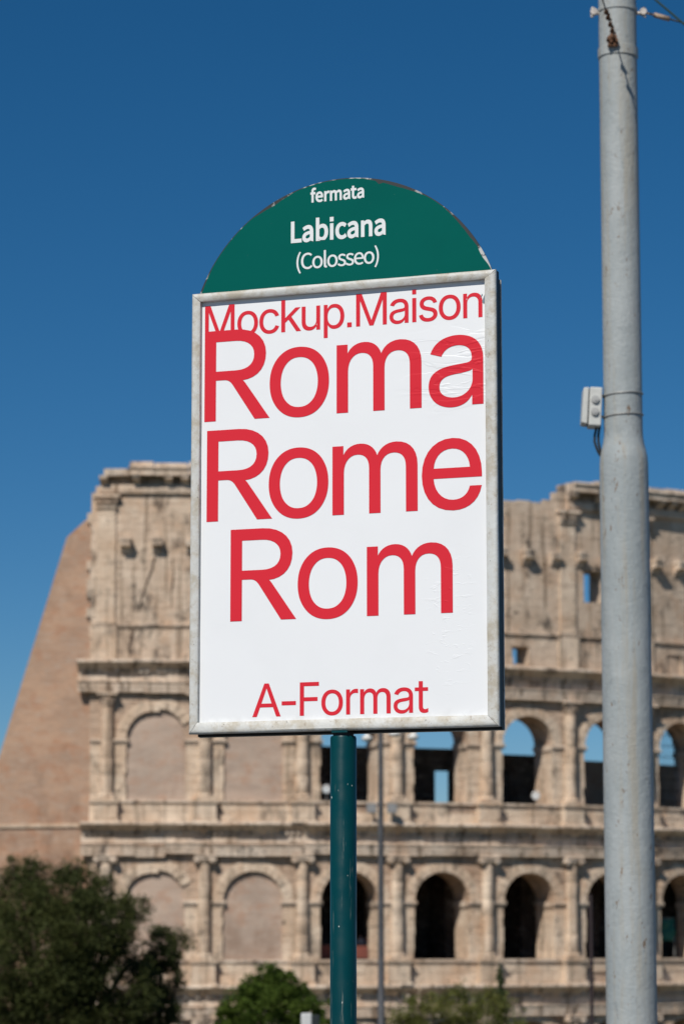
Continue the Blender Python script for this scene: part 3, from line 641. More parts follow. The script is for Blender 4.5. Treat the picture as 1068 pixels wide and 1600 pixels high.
# ------------------------------------------------------------------ tram stop sign
AL_ = rad(20.38)
stop = empty('stop_sign', (-.0034, 6.6, 0), -AL_)
tag(stop, 'framed white poster sign with red lettering and green arched header on dark green pole', 'stop sign')

t = NT('weathered_frame_paint')
c = t.mix(t.ramp(t.noise(16, 6, .7), .42, .64), (.61, .61, .575), (.475, .43, .345))
c = t.mix(t.ramp(t.noise(60, 5, .7, t.coord((1, 1, 1), (3, 1, 2))), .58, .70, 0, .6), c, (.27, .20, .135))
c = t.mix(t.ramp(t.noise(140, 3, .6), .68, .74, 0, .9), c, (.06, .05, .045))
c = t.mix(t.ramp(t.noise(9, 4, .6, t.coord((1, 1, .3), (5, 5, 5))), .56, .70, 0, .6), c, (.64, .67, .67))
FRAME = t.out(c, t.ramp(t.noise(30, 4), .3, .7, .32, .6), t.bump(t.noise(70, 5, .7), .35, .004), spec=.45)
PAPER_WR = []
def paper(name, col, rough, spec=.35):
    t = NT(name)
    w = t.noise(13, 3, .6, t.coord((.55, 1, 2.4)), .8)
    f = t.ramp(w, .46, .54)
    sx = t.n.new('ShaderNodeSeparateXYZ'); t.l.new(t.tc.outputs['Object'], sx.inputs[0])
    mask = t.math('MULTIPLY', t.ramp(sx.outputs[0], .10, .33), t.math('MULTIPLY', t.ramp(sx.outputs[2], 2.76, 2.86), t.ramp(sx.outputs[2], 3.0, 2.93)))
    mask2 = t.math('MULTIPLY', t.math('MULTIPLY', t.ramp(sx.outputs[0], .18, .25), t.ramp(sx.outputs[0], .33, .27)), t.math('MULTIPLY', t.ramp(sx.outputs[2], 2.08, 2.3), t.ramp(sx.outputs[2], 2.5, 2.4)))
    fine = t.ramp(t.noise(38, 3, .6, t.coord((.8, 1, 2.0), (1, 2, 3)), 1.0), .58, .66)
    h = t.math('ADD', t.math('MULTIPLY', f, mask), t.math('MULTIPLY', t.math('MULTIPLY', fine, mask2), .5))
    bm = t.bump(h, .2, .006)
    bm = t.bump(t.noise(3.0, 3, .5), .10, .02, bm)
    c = t.mix(t.ramp(t.noise(5, 5, .6), .45, .75, 0, .12), col, tuple(v * .8 for v in col))
    dirt = t.ramp(sx.outputs[2], 2.11, 2.075, 0, .35)
    c = t.mix(t.math('MULTIPLY', dirt, t.ramp(t.noise(25, 5, .7), .4, .65)), c, tuple(v * .62 for v in col))
    return t.out(c, rough, bm, spec=spec)
WHITE = paper('poster_paper', (.825, .835, .84), .45)
RED = paper('poster_red_ink', (.68, .026, .042), .45, .15)
DARKM = m_simple('dark_steel_and_shade', (.035, .037, .04), .5, .3, var=.4, scale=30, bump=.1)
t = NT('green_vinyl')
c = t.mix(t.ramp(t.noise(6, 5), .4, .7, 0, .5), (.001, .105, .085), (.001, .092, .076))
c = t.mix(t.ramp(t.noise(190, 2, .5), .78, .80, 0, .4), c, (.3, .42, .38))
GREEN = t.out(c, .5, t.bump(t.noise(5, 3), .06, .01), spec=.03)
SIGNWHITE = m_simple('white_vinyl', (.78, .80, .79), .45, var=.06)
t = NT('plate_edge')
PLATE = t.out(t.mix(t.ramp(t.noise(14, 5, .7), .38, .46), (.5, .5, .48), (.02, .022, .022)), .5)
t = NT('dark_green_pole_paint')
sc1 = t.ramp(t.noise(75, 2, .5, t.coord((1, 1, .55))), .745, .77)
c = t.mix(t.ramp(t.noise(10, 5, .6, t.coord((1, 1, .25))), .4, .7, 0, .6), (.001, .045, .052), (.001, .034, .041))
c = t.mix(t.math('MULTIPLY', t.ramp(t.noise(60, 5, .7, t.coord((1.6, 1.6, .10))), .60, .72), .45), c, (.25, .27, .24))
c = t.mix(sc1, c, (.55, .55, .5))
POLE = t.out(c, t.ramp(t.noise(20, 4), .3, .7, .28, .45), t.bump(t.noise(35, 4), .08, .004), spec=.22)

m_ = MB(); pc = (-.0045, .031, 0)
m_.lathe([(.0302, -.02), (.0302, 2.040), (.0285, 2.0445)], pc, 40)
pole = m_.build('pole', POLE, stop, 'auto')
m_ = MB(); m_.lathe([(.024, 2.0445), (.024, 2.075)], pc, 28); m_.build('pole_spigot', DARKM, pole, 'auto')
m_ = MB(); m_.lathe([(.055, 0.001), (.055, .012), (.034, .014), (.034, .05), (.0305, .055)], pc, 32); m_.build('base_collar', POLE, pole, 'auto')
m_ = MB(); m_.box(-.022, .016, .0005, .012, 2.0515, 2.056); m_.build('clamp_tab', POLE, pole)

X0, X1, ZB, ZT = -.3795, .379, 2.056, 3.1075
def frame(parent, y0, sgn, x0, x1, z0, z1, wl_, wr, wt, wb, name):
    """four mitred bars around the poster"""
    prof = [(0, .0105), (0, .0060), (.0010, .0035), (.0030, .0015), (.0060, .0), (.0110, .0003), (2, .0022), (1, .0040), (1, .0145), (.0130, .0145), (.0125, .0105)]
    inn = dict(l=wl_, r=wr, t=wt, b=wb)
    def corner(sx, sz, w, y):
        wx = (inn['l'] if sx < 0 else inn['r']); wz = (inn['t'] if sz > 0 else inn['b'])
        ox, oz = {1: (wx, wz), 2: (wx - .0025, wz - .0025)}.get(w, (w, w))
        return ((x0 + ox) if sx < 0 else (x1 - ox), y0 + sgn * y, (z1 - oz) if sz > 0 else (z0 + oz))
    for nm, a, b in (('frame_bar', (-1, 1), (1, 1)), ('frame_bar', (1, -1), (-1, -1)), ('frame_bar', (-1, -1), (-1, 1)), ('frame_bar', (1, 1), (1, -1))):
        mb = MB(); L = 14
        ra = [Vector(corner(*a, w, y)) for w, y in prof]; rb = [Vector(corner(*b, w, y)) for w, y in prof]
        d = (rb[0] - ra[0]).normalized() * .0006
        rings = []
        for i in range(L + 1):
            f = i / L
            j = 0 if i in (0, L) else 1
            rings.append([(p + d).lerp(q - d, f) + Vector((noise.noise(p.lerp(q, f) * 9 + Vector((k_, 0, 0))) * .0006 * j, noise.noise(p.lerp(q, f) * 7 + Vector((0, k_, 3))) * .0006 * j, noise.noise(p.lerp(q, f) * 9 + Vector((9, k_, 0))) * .0006 * j)) for k_, (p, q) in enumerate(zip(ra, rb))])
        mb.loft(rings)
        mb.build(nm, FRAME, parent, 'auto')
m_ = MB(); m_.box(X0 + .0012, X1 - .0012, .0160, .0300, ZB + .0012, ZT - .0012); m_.box(X0 + .0012, X0 + .011, .0108, .0160, ZB + .0012, ZT - .0012); m_.box(X1 - .011, X1 - .0012, .0108, .0160, ZB + .0012, ZT - .0012); m_.box(X0 + .0112, X1 - .0112, .0108, .0160, ZB + .0012, ZB + .011); m_.box(X0 + .0112, X1 - .0112, .0108, .0160, ZT - .011, ZT - .0012); fp = m_.build('front_panel', DARKM, stop)  # box sides in dark steel: their shade is put into the colour
frame(fp, 0, 1, X0, X1, ZB, ZT, .0215, .0275, .0205, .027, 'front')
# poster sheet, very slightly bowed inside its frame
m_ = MB(); nx, nz = 24, 30
pts = []
for j in range(nz + 1):
    for i in range(nx + 1):
        x = X0 + .0125 + (X1 - X0 - .025) * i / nx; z = ZB + .0135 + (ZT - ZB - .027) * j / nz
        pts.append((x, .0150, z))
m_.v = pts; m_.f = [(j * (nx + 1) + i, j * (nx + 1) + i + 1, (j + 1) * (nx + 1) + i + 1, (j + 1) * (nx + 1) + i) for j in range(nz) for i in range(nx)]; m_.m = [0] * len(m_.f)
poster = m_.build('poster', WHITE, stop)
poster['label'] = 'white poster sheet printed with red words'
for txt, a, b, z, cap in (('Mockup.Maison', -.3496, .3422, 3.0003, .0768), ('Roma', -.3490, .3427, 2.798, .2165), ('Rome', -.3416, .3378, 2.5580, .2163), ('Rom', -.2797, .2662, 2.3195, .2150), ('A-Format', -.2234, .2067, 2.0935, .0768)):
    word(txt, 'I', a, b, z, cap, 'lettering', RED, poster, .0150 - (.0005 if len(txt) > 4 else .0007), bold=2.0, label='red printed words ' + txt)
# torn upper right corner of the sheet
m_ = MB(); m_.add([(.3415, .0141, 3.036), (.3505, .0139, 3.058), (.3525, .0139, 3.046), (.346, .0141, 3.030)], [(0, 3, 2, 1)]); m_.add([(.336, .0141, 3.042), (.342, .0140, 3.055), (.3435, .0141, 3.052)], [(0, 2, 1)])
m_.build('torn_patch', m_simple('bare_metal_patch', (.22, .28, .30), .4, .4), poster)
# back panel
m_ = MB(); m_.box(X0 + .008, X1 - .005, .0400, .0520, ZB - .0040, ZT - .0155); bp = m_.build('back_panel', DARKM, stop)
frame(bp, .0640, -1, X0 + .006, X1 - .0035, ZB - .0050, ZT - .0145, .0215, .0215, .0205, .024, 'back')
m_ = MB(); m_.box(-.33, .33, .0360, .0398, ZB + .012, ZT - .06); m_.build('spacer', DARKM, stop)
# green arched header
HC, HR = (-.0048, 2.9719), .3917
def seg_outline(rf, n=96):
    out = []
    a0 = math.asin((3.09 - HC[1]) / HR)
    for i in range(n + 1):
        a = a0 + (math.pi - 2 * a0) * i / n; r = rf(math.degrees(a))
        out.append((HC[0] + r * math.cos(a), HC[1] + r * math.sin(a)))
    return out
m_ = MB(); ol = seg_outline(lambda a: HR + .0005)
m_.loft([[(x, .0310, z) for x, z in ol], [(x, .0358, z) for x, z in ol]])
hp = m_.build('header_plate', PLATE, stop)
def peel(a):
    def bmp(c, w, d): return d * max(0, 1 - abs((a - c) / w)) ** .7
    return HR - .0016 - bmp(117, 9, .0065) - bmp(160, 12, .003) - bmp(70, 12, .0062) - bmp(76.5, 1.2, .006) - bmp(37, 13, .0055) - bmp(27, 4, .004) - .0008 * noise.noise(Vector((a * .6, 0, 0)))
m_ = MB(); ol = seg_outline(peel)
m_.loft([[(x, .0303, z) for x, z in ol], [(x, .0309, z) for x, z in ol]])
hf = m_.build('header_face', GREEN, hp)
for txt, a, b, z, cap, bold, st in (('fermata', -.0861, .047, 3.3132, .0303, 11, True), ('Labicana', -.1349, .0997, 3.2196, .0482, 11, True), ('(Colosseo)', -.122, .0844, 3.1525, .0377, 2.5, False)):
    word(txt, 'S', a, b, z, cap, 'lettering', SIGNWHITE, hp, .0298, bold=bold, stretch=st, label='white printed word ' + txt.strip('()'))
for sx in (-1, 1):
    for zz in (2.2, 2.95):
        pass

# ------------------------------------------------------------------ grey steel tram pole
PX, PY = 1.267, 12.8
t = NT('grey_pole_paint')
c = t.mix(t.ramp(t.noise(5, 6, .65, t.coord((1, 1, .3))), .36, .64), (.385, .41, .405), (.315, .345, .345))
c = t.mix(t.ramp(t.noise(9, 6, .7, t.coord((1.6, 1.6, .07))), .49, .64, 0, .5), c, (.36, .30, .205))       # rusty drips
c = t.mix(t.ramp(t.noise(3.2, 6, .7, t.coord((1, 1, .5), (4, 9, 2))), .52, .68, 0, .35), c, (.43, .445, .43))      # chalky patches
c = t.mix(t.ramp(t.noise(26, 6, .75, t.coord((1, 1, .45), (2, 2, 2))), .60, .66, 0, .9), c, (.17, .105, .055))  # rust spots
c = t.mix(t.ramp(t.noise(30, 5, .6, t.coord((1, 1, .7), (8, 2, 2))), .60, .70, 0, .55), c, (.24, .265, .265))
GREYP = t.out(c, .55, t.bump(t.noise(55, 6, .7), .5, .008, t.bump(t.noise(9, 4), .25, .025)), spec=.35)
RUST = m_simple('rusty_iron', (.20, .10, .055), .85, .2, var=.5, scale=60, bump=.4, bscale=90)
GALV = m_simple('galvanised_steel', (.46, .45, .42), .5, .5, var=.3, scale=30, bump=.15)
PALEI = m_simple('weathered_porcelain', (.62, .56, .50), .5, 0, var=.3, scale=40)
CABLE = m_simple('black_cable', (.02, .022, .024), .6)
tp = empty('tram_pole', (PX, PY, 0))
tag(tp, 'tall pale grey painted steel pole with a stepped thicker lower shaft', 'pole')
m_ = MB()
prof = [(.116, -.05), (.1125, .5), (.1105, 2), (.1095, 3.60), (.1090, 3.68), (.1065, 3.715), (.1000, 3.745), (.0925, 3.775), (.0880, 3.805), (.0870, 3.84), (.0868, 5.0), (.0865, 5.72), (.0862, 8.2), (.085, 9.0)]
fp_ = []
for (r0, z0), (r1, z1) in zip(prof[:-1], prof[1:]):
    n = max(1, int((z1 - z0) / .25)); fp_ += [(r0 + (r1 - r0) * i / n, z0 + (z1 - z0) * i / n) for i in range(n)]
fp_.append(prof[-1]); m_.lathe(fp_, n=48)
shaft = m_.build('shaft', GREYP, tp, 'auto')
def band(z, h, t_, mat, name='band'):
    m_ = MB(); r = .0868
    m_.loft([[((rr) * math.cos(2 * math.pi * k / 40), rr * math.sin(2 * math.pi * k / 40), zz) for k in range(40)] for rr, zz in ((r - .002, z - h), (r + t_, z - h * .8), (r + t_, z + h * .8), (r - .002, z + h))])
    return m_.build(name, mat, tp, 'auto')
zt = lambda y: at(967, y, PY).z
band(zt(84), .026, .0055, GREYP)
b2 = band(zt(17), .010, .0045, GREYP)
front = Vector((0, -.0868, 0))
# clamps and eye bolts on the upper band
for sx, px in ((-1, 926), (1, 1003)):
    p = at(px, 22, PY) - Vector((PX, PY, 0))
    m_ = MB(); m_.tube([(sx * .083, -.01, p.z), (p.x + sx * .006, -.02, p.z)], .008, 10)
    m_.tube([(p.x, -.034, p.z + .004), (p.x, -.004, p.z + .004)], [.016, .016], 12); m_.tube([(p.x + sx * .008, -.02, p.z - .022), (p.x + sx * .004, -.02, p.z + .026)], .007, 8)
    m_.build('eye_bolt', PALEI, b2, 'auto')
zr = zt(72)
m_ = MB()
for dx, dz, r in ((-.030, .0, .013), (-.018, .012, .012), (-.004, .006, .014), (-.022, -.014, .010), (.004, -.010, .011)):
    m_.tube([(-.022 + dx * .9, -.085, zr + dz), (-.022 + dx * .9, -.118, zr + dz + .004)], [r, r * .8], 9)
m_.box(-.055, -.010, -.108, -.084, zr - .032, zr - .018)
m_.build('rusty_clamp', RUST, tp, 'auto')
m_ = MB(); m_.lathe([(.20, 0), (.20, .03), (.13, .035), (.125, .25), (.117, .30)], n=36); m_.build('base_collar', GREYP, tp, 'auto')

# span wire that leaves the clamp towards the street, with small line clips
def pw(v): return Vector((PX, PY, 0)) + Vector(v)
w0 = pw((-.026, -.112, zr + .005)); wd = Vector((-.20, -1.0, .035))
w = empty('span_wire', w0); tag(w, 'thin dark wire with small clips reaching forward from the rusty clamp', 'wire')
m_ = MB(); m_.tube([Vector((0, 0, 0)) + wd * t_ for t_ in (0, .5, 1.5, 4, 9, 15, 19)], .0032, 6); m_.build('strand', CABLE, w, True)
for t_ in (.10, .18, .27, .34):
    m_ = MB(); p = wd * t_
    m_.tube([p + Vector((0, .018, -.002)), p + Vector((0, .006, -.004)), p + Vector((0, -.012, .0)), p + Vector((0, -.02, .002))], [.003, .011, .009, .003], 8)
    m_.tube([p + Vector((.0, 0, .002)), p + Vector((.016, .003, -.016))], [.005, .004], 6)
    m_.build('line_clip', RUST, w, True)
# side wires
e0 = pw((at(1003, 22, PY).x - PX + .012, -.02, zt(22))) ; e1 = at(1068, 36, PY); 
sw = empty('stay_wire', e0); tag(sw, 'thin stay wire with a rusty turnbuckle leaving the pole to the right', 'wire')
dv = (e1 - e0); far = e0 + dv * 14 + Vector((0, 0, .0))
m_ = MB(); m_.tube([(0, 0, 0), dv * .25], .0055, 8); m_.tube([dv * .22, dv * .62], .0115, 10); m_.build('turnbuckle', m_simple('rusted_turnbuckle', (.45, .33, .24), .75, .1, var=.4, scale=50), sw, True)
m_ = MB(); m_.tube([dv * .6, dv * 1.2, dv * 6, dv * 14], .0042, 6); m_.build('strand', CABLE, sw, True)
a0, a1 = at(1020, -3, 12.7), at(1075, 44, 12.7)
dw = empty('feeder_wire', a0); tag(dw, 'dark green sloping wire crossing the top right corner above the stay wire', 'wire')
m_ = MB(); d_ = a1 - a0; m_.tube([d_ * -12, d_ * -1, d_ * 2, d_ * 14], .0052, 8); m_.build('strand', m_simple('green_cable', (.03, .06, .05), .5), dw, True)

# junction box strapped to the pole
jb = empty('junction_box', (PX, PY, zt(642)))
tag(jb, 'small pale grey electrical box with two round caps strapped to grey pole', 'electrical box')
BOXP = m_simple('pale_box_plastic', (.60, .60, .56), .5, var=.12, scale=30, bump=.05)
def on(px, py, Y): return at(px, py, Y) - Vector((PX, PY, zt(642)))
c0 = on(928, 640, PY)
hx, hz = .028, .088
m_ = MB(); m_.loft([[(c0.x - hx + dx, y, c0.z + z - dx * .0) for dx, z in ((.0, -hz), (2 * hx, -hz), (2 * hx, hz), (.0, hz - .0))] for y in (-.050, .060)])
cas = bevel(m_.build('casing', BOXP, jb), .006, 3)
m_ = MB(); m_.loft([[(c0.x - hx - .0295, y, c0.z - hz + .008 + zz) for zz in (0, .16)] + [(c0.x - hx - .006, y, c0.z + hz - .004), (c0.x - hx - .004, y, c0.z - hz + .004)] for y in (-.046, .056)])
lid_ = bevel(m_.build('lid', BOXP, jb), .004, 3); lid_.rotation_euler = (0, rad(4.2), 0)
m_ = MB(); m_.box(c0.x - hx - .006, c0.x - hx + .002, -.04, .05, c0.z - hz + .01, c0.z + hz - .01); m_.build('seam_gasket', CABLE, jb).rotation_euler = (0, rad(3), 0)
cas.rotation_euler = (0, rad(3), 0)
for zz in (.030, -.026):
    m_ = MB(); cx = c0.x - .002
    for r, y0, y1 in ((.0200, -.050, -.056), (.0165, -.056, -.061), (.0085, -.061, -.064)):
        m_.tube([(cx, y0, c0.z + zz), (cx, y1, c0.z + zz)], [r, r * .94], 20)
    m_.build('round_cap', m_simple('grey_cap', (.47, .47, .45), .5, var=.2, scale=60), cas, 'auto')
for py in (618, 651):
    zz = zt(py) - zt(642); m_ = MB(); r = .0895; ring = []
    for k in range(49):
        a = 2 * math.pi * k / 48; ring.append((r * math.cos(a), r * math.sin(a), zz + .012 * (1 - math.cos(a - math.pi)) * .5 - .006))
    m_.tube(ring, .0032, 6); m_.tube([(-.089, -.01, zz - .002), (c0.x + hx, -.012, zz - .002)], .005, 6); m_.build('strap', GALV, jb, True)
for k, (xa, xb) in enumerate(((933, 930), (938, 936))):
    p0 = on(xa - 2, 668, PY); p1 = on(928 + 6 * k, 690, PY); p2 = on(934 + 4 * k, 707, PY); p3 = on(944, 722, PY)
    m_ = MB(); pts = [p0 + Vector((0, 0, .02)), p0, p0.lerp(p1, .5) + Vector((-.003, 0, 0)), p1, p1.lerp(p2, .5) + Vector((-.001, 0, 0)), p2, p3 + Vector((0, .0, 0))]
    m_.tube(pts, .0058, 8); m_.build('cable', CABLE, jb, True)

# ------------------------------------------------------------------ trees and shrubs
def m_leaf(name, a, b, trans=.25):
    t = NT(name)
    c = t.mix(t.island(), a, b)
    c = t.mix(t.ramp(t.noise(.9, 4), .4, .65, 0, .6), c, (b[0] * 1.25, b[1] * 1.15, b[2]))
    t.out(c, .65, spec=.12)
    tr = t.n.new('ShaderNodeBsdfTranslucent'); t.l.new(c, tr.inputs[0])
    ms = t.n.new('ShaderNodeMixShader'); ms.inputs[0].default_value = trans
    t.l.new(t.b.outputs[0], ms.inputs[1]); t.l.new(tr.outputs[0], ms.inputs[2])
    t.l.new(ms.outputs[0], t.n['Material Output'].inputs[0]); return t.mat
BARK = m_simple('bark', (.09, .065, .045), .95, var=.4, scale=6, bump=.6, bscale=14)
def leafy(mb, center, rx, rz, n, size, rg, shell=.55, clump=.28, cmin=.0):
    """leaves gathered in clumps through an ellipsoid volume"""
    nc = max(6, int(n / 75)); c = Vector(center)
    for _ in range(nc):
        d = Vector((rg.gauss(0, 1), rg.gauss(0, 1), rg.gauss(0, 1))).normalized()
        rr = shell + (1 - shell) * rg.random() ** .6
        rr *= 1 + .16 * rg.uniform(-1, 1)
        q = c + Vector((d.x * rx, d.y * rx, d.z * rz)) * rr
        cr = max(clump * rx, cmin) * rg.uniform(.5, 1.25)
        for _ in range(int(n / nc)):
            p = q + Vector((rg.gauss(0, .5), rg.gauss(0, .5), rg.gauss(0, .42))) * cr
            s = size * rg.uniform(.6, 1.3)
            u = Vector((rg.gauss(0, 1), rg.gauss(0, 1), rg.gauss(0, .7))).normalized(); v = u.cross(Vector((rg.gauss(0, 1), rg.gauss(0, 1), rg.gauss(0, 1)))).normalized()
            mb.add([p - u * s, p + v * s * .42, p + u * s, p - v * s * .42], [(0, 1, 2, 3)])
def tree(name, label, cat, base, trunk_r, blobs, n, size, mat, seed, group=None, fork=.45, shell=.5, clump=.28, cmin=.0):
    rg = random.Random(seed); base = Vector(base); e = empty(name, base); tag(e, label, cat, group)
    top = sum((Vector(b[0]) for b in blobs), Vector()) / len(blobs)
    mid = base.lerp(Vector((top.x, top.y, top.z)), fork)
    m_ = MB(); j = lambda: Vector((rg.uniform(-.2, .2), rg.uniform(-.2, .2), 0)) * trunk_r * 3
    m_.tube([base - Vector((0, 0, .3)), base.lerp(mid, .35) + j(), base.lerp(mid, .7) + j(), mid], [trunk_r * 1.25, trunk_r, trunk_r * .9, trunk_r * .8], 12)
    tr = m_.build('trunk', BARK, e, True, loc=base); tr.location = (0, 0, 0)
    cr = MB(); tot = sum(b[1] ** 2 for b in blobs)
    for b in blobs:
        leafy(cr, b[0], b[1], b[2], int(n * b[1] ** 2 / tot * (b[3] if len(b) > 3 else 1)), size, rg, shell, clump, cmin)
        q = Vector(b[0]); m2 = mid.lerp(q, .5) + Vector((rg.uniform(-.3, .3), rg.uniform(-.3, .3), rg.uniform(-.1, .4))) * trunk_r * 2
        lm = MB(); lm.tube([mid - Vector((0, 0, trunk_r * .5)), m2, q, q + (q - m2).normalized() * b[1] * .6], [trunk_r * .6, trunk_r * .4, trunk_r * .2, trunk_r * .05], 7)
        o = lm.build('limb', BARK, tr, True, loc=base); o.location = (0, 0, 0)
    o = cr.build('crown', mat, e, loc=base); o.location = (0, 0, 0)
    return e
def blob(px, py, rpx, Y, ky=.9, dy=0, dens=1):
    c_ = at(px, py, Y + dy); k = Y * .9896 / FPX
    return (c_, rpx * k, rpx * k * ky, dens)
YT = 108
tree('evergreen_oak', 'big dark evergreen tree left of the round bright green tree', 'tree', (at(80, 1500, YT).x, YT, terrain_z(-11, YT)), .34,
     [blob(20, 1425, 72, YT), blob(95, 1402, 58, YT, dy=-1), blob(160, 1408, 42, YT), blob(178, 1448, 46, YT, dy=-.8), blob(55, 1490, 95, YT, dy=-1.5), blob(128, 1500, 66, YT, dy=-1), blob(90, 1570, 88, YT, dy=-1), blob(0, 1580, 70, YT), blob(-70, 1460, 100, YT), blob(-90, 1570, 100, YT), blob(175, 1590, 40, YT, .7, -.5), blob(150, 1350 + 30, 26, YT, 1, 0, .6), blob(50, 1368, 30, YT, 1, 0, .6), blob(205, 1500, 34, YT), blob(212, 1555, 44, YT, 1, -.5), blob(205, 1425, 26, YT, 1, 0, .7), blob(120, 1450, 60, YT, 1, -2), blob(20, 1360, 18, YT, 1.3, 0, .6), blob(120, 1358, 16, YT, 1.3, 0, .6)],
     125000, .070, m_leaf('dark_evergreen_leaf', (.028, .036, .010), (.064, .076, .024), .15), 5, cmin=.38)
tree('slender_oak', 'small sparse dark tree touching the right edge of the big evergreen', 'tree', (at(250, 1600, YT + 2).x, YT + 2, terrain_z(-7, YT + 2)), .16,
     [blob(252, 1482, 30, YT + 2, 1, 0, 1), blob(285, 1468, 15, YT + 2, 1, 0, .5), blob(225, 1510, 20, YT + 2, .9, 0, .5), blob(250, 1528, 34, YT + 2, .9, 0, .9), blob(235, 1580, 44, YT + 2, .8, 0, 1)],
     17000, .07, m_leaf('olive_green_leaf', (.026, .034, .010), (.055, .068, .022), .15), 8, cmin=.34)
YB = 82
tree('round_tree', 'dense round bright green tree beside the sign pole', 'tree', (at(425, 1600, YB).x, YB, terrain_z(-2, YB)), .2,
     [blob(425, 1584, 66, YB, .85), blob(385, 1579, 40, YB, .9), blob(468, 1576, 40, YB, .9), blob(425, 1554, 44, YB, .9), blob(440, 1539, 28, YB, .9), blob(400, 1546, 30, YB, .9), blob(365, 1600, 32, YB), blob(490, 1604, 30, YB)],
     26000, .06, m_leaf('bright_green_leaf', (.050, .088, .014), (.082, .125, .022), .3), 3, shell=.6, clump=.22)
YS = 94
tree('yellow_green_shrub', 'loose yellow-green shrub below the second arch from the sign pole', 'shrub', (at(700, 1600, YS).x, YS, terrain_z(3, YS)), .09,
     [blob(660, 1585, 34, YS, .9), blob(710, 1580, 40, YS, .8), blob(755, 1584, 40, YS, .8), blob(630, 1600, 26, YS), blob(790, 1596, 26, YS), blob(665, 1556, 14, YS, 1, 0, .5), blob(725, 1552, 15, YS, 1, 0, .5), blob(800, 1570, 12, YS, 1.2, 0, .4)],
     9000, .06, m_leaf('yellow_green_leaf', (.11, .125, .03), (.18, .19, .06), .4), 4, shell=.35, clump=.34, cmin=.3)
tree('young_conifer', 'thin upright sapling rising out of the yellow-green shrub', 'tree', (at(780, 1600, YS + 1).x, YS + 1, terrain_z(4, YS + 1)), .05,
     [blob(779, 1512, 3, YS + 1, 1.6, 0, 3), blob(780, 1522, 6, YS + 1, 1.2, 0, 1.5), blob(779, 1535, 9, YS + 1, 1.0), blob(780, 1549, 12, YS + 1, .9), blob(779, 1566, 14, YS + 1, .9)],
     900, .06, m_leaf('conifer_leaf', (.05, .075, .03), (.075, .10, .04), .2), 6, fork=.9, shell=.2, clump=.5)

# ------------------------------------------------------------------ street furniture in the middle distance
YL = 60
DKPOST = m_simple('grey_lamp_post_paint', (.10, .10, .105), .55, .2, var=.3, scale=5)
lb = at(595, 1500, YL)
lamp = empty('street_lamp', (lb.x, YL, terrain_z(lb.x, YL)))
tag(lamp, 'slim grey lamp post with white globe heads standing just right of the sign pole', 'street lamp')
h0 = terrain_z(lb.x, YL); ztop = at(595, 1140, YL).z - h0
m_ = MB(); m_.lathe([(.14, -.2), (.14, .5), (.075, .6), (.06, 3.0), (.05, ztop), (.02, ztop + .25)], n=16); post = m_.build('post', DKPOST, lamp, 'auto')
GLOBE = m_simple('white_lamp_glass', (.75, .73, .68), .35)
k = YL / FPX
for a in (22, 112, 202, 292):
    d = Vector((math.cos(rad(a)), math.sin(rad(a)), 0)); q = d * 55 * k + Vector((0, 0, ztop - .14))
    m_ = MB(); m_.tube([(0, 0, ztop + .05), d * 25 * k + Vector((0, 0, ztop + .16)), d * 48 * k + Vector((0, 0, ztop + .12)), q + Vector((0, 0, .12))], .022, 8); arm = m_.build('arm', DKPOST, lamp, True)
    m_ = MB(); m_.lathe([(.03, -.06), (.08, -.05), (.115, -.015), (.12, .015), (.09, .045), (.04, .07), (.02, .14)], q, 18); m_.build('lamp_head', GLOBE, arm, True)
q = at(923, 1500, 100); h0 = terrain_z(q.x, 100)
m_ = MB(); m_.lathe([(.09, -.2), (.075, 1.0), (.065, at(923, 1398, 100).z - h0 - .05), (.02, at(923, 1398, 100).z - h0)], n=12)
o = m_.build('iron_post', m_simple('dark_brown_iron', (.035, .022, .022), .6), None, 'auto'); o.location = (q.x, 100, h0)
tag(o, 'thin dark brown iron post just left of the grey pole', 'post')
q = at(480, 1590, 30); h0 = -.15
bol = empty('bollard', (q.x, 30, -.13)); tag(bol, 'short off-white bollard with dark side left of the sign pole', 'bollard')
zt_ = at(480, 1583, 30).z + .13
m_ = MB(); m_.loft([[(-.065, -.06, z), (.045, -.06, z), (.045, .06, z), (-.065, .06, z)] for z in (0, zt_)]); bevel(m_.build('body', m_simple('white_bollard_paint', (.62, .62, .60), .6, var=.2, scale=12), bol), .015, 3)
m_ = MB(); m_.loft([[(.048, -.05, z), (.125, -.03, z), (.125, .05, z), (.048, .05, z)] for z in (0, zt_ - .02)]); bevel(m_.build('side_panel', m_simple('dark_bollard_panel', (.03, .035, .035), .5), bol), .01, 2)

# ------------------------------------------------------------------ things standing on the amphitheatre
LGREY = m_simple('grey_floodlight', (.17, .17, .17), .6, spec=.1)
LWHITE = m_simple('white_floodlight', (.7, .7, .68), .4)
for lab, px, py in (('left one of two square grey floodlights on the parapet right of the sign pole', 580, 1263), ('right one of two square grey floodlights on the parapet right of the sign pole', 612, 1263)):
    q = at(px, py, 206.0); e = empty('square_floodlight', q); tag(e, lab, 'floodlight', 'square floodlights on the parapet')
    m_ = MB(); m_.loft([[(-.30, .28, -.27), (.30, .28, -.27), (.30, .28, .27), (-.30, .28, .27)], [(-.36, -.1, -.34), (.36, -.1, -.34), (.36, -.1, .34), (-.36, -.1, .34)], [(-.36, -.2, -.34), (.36, -.2, -.34), (.36, -.2, .34), (-.36, -.2, .34)]]); m_.build('housing', LGREY, e)
    m_ = MB(); m_.box(-.31, .31, -.225, -.203, -.29, .29); m_.build('lens', m_simple('floodlight_glass', (.26, .26, .26), .6, spec=.1), e)
    m_ = MB(); m_.box(-.05, .05, .28, 1.6, -.06, .06); m_.build('bracket', LGREY, e)
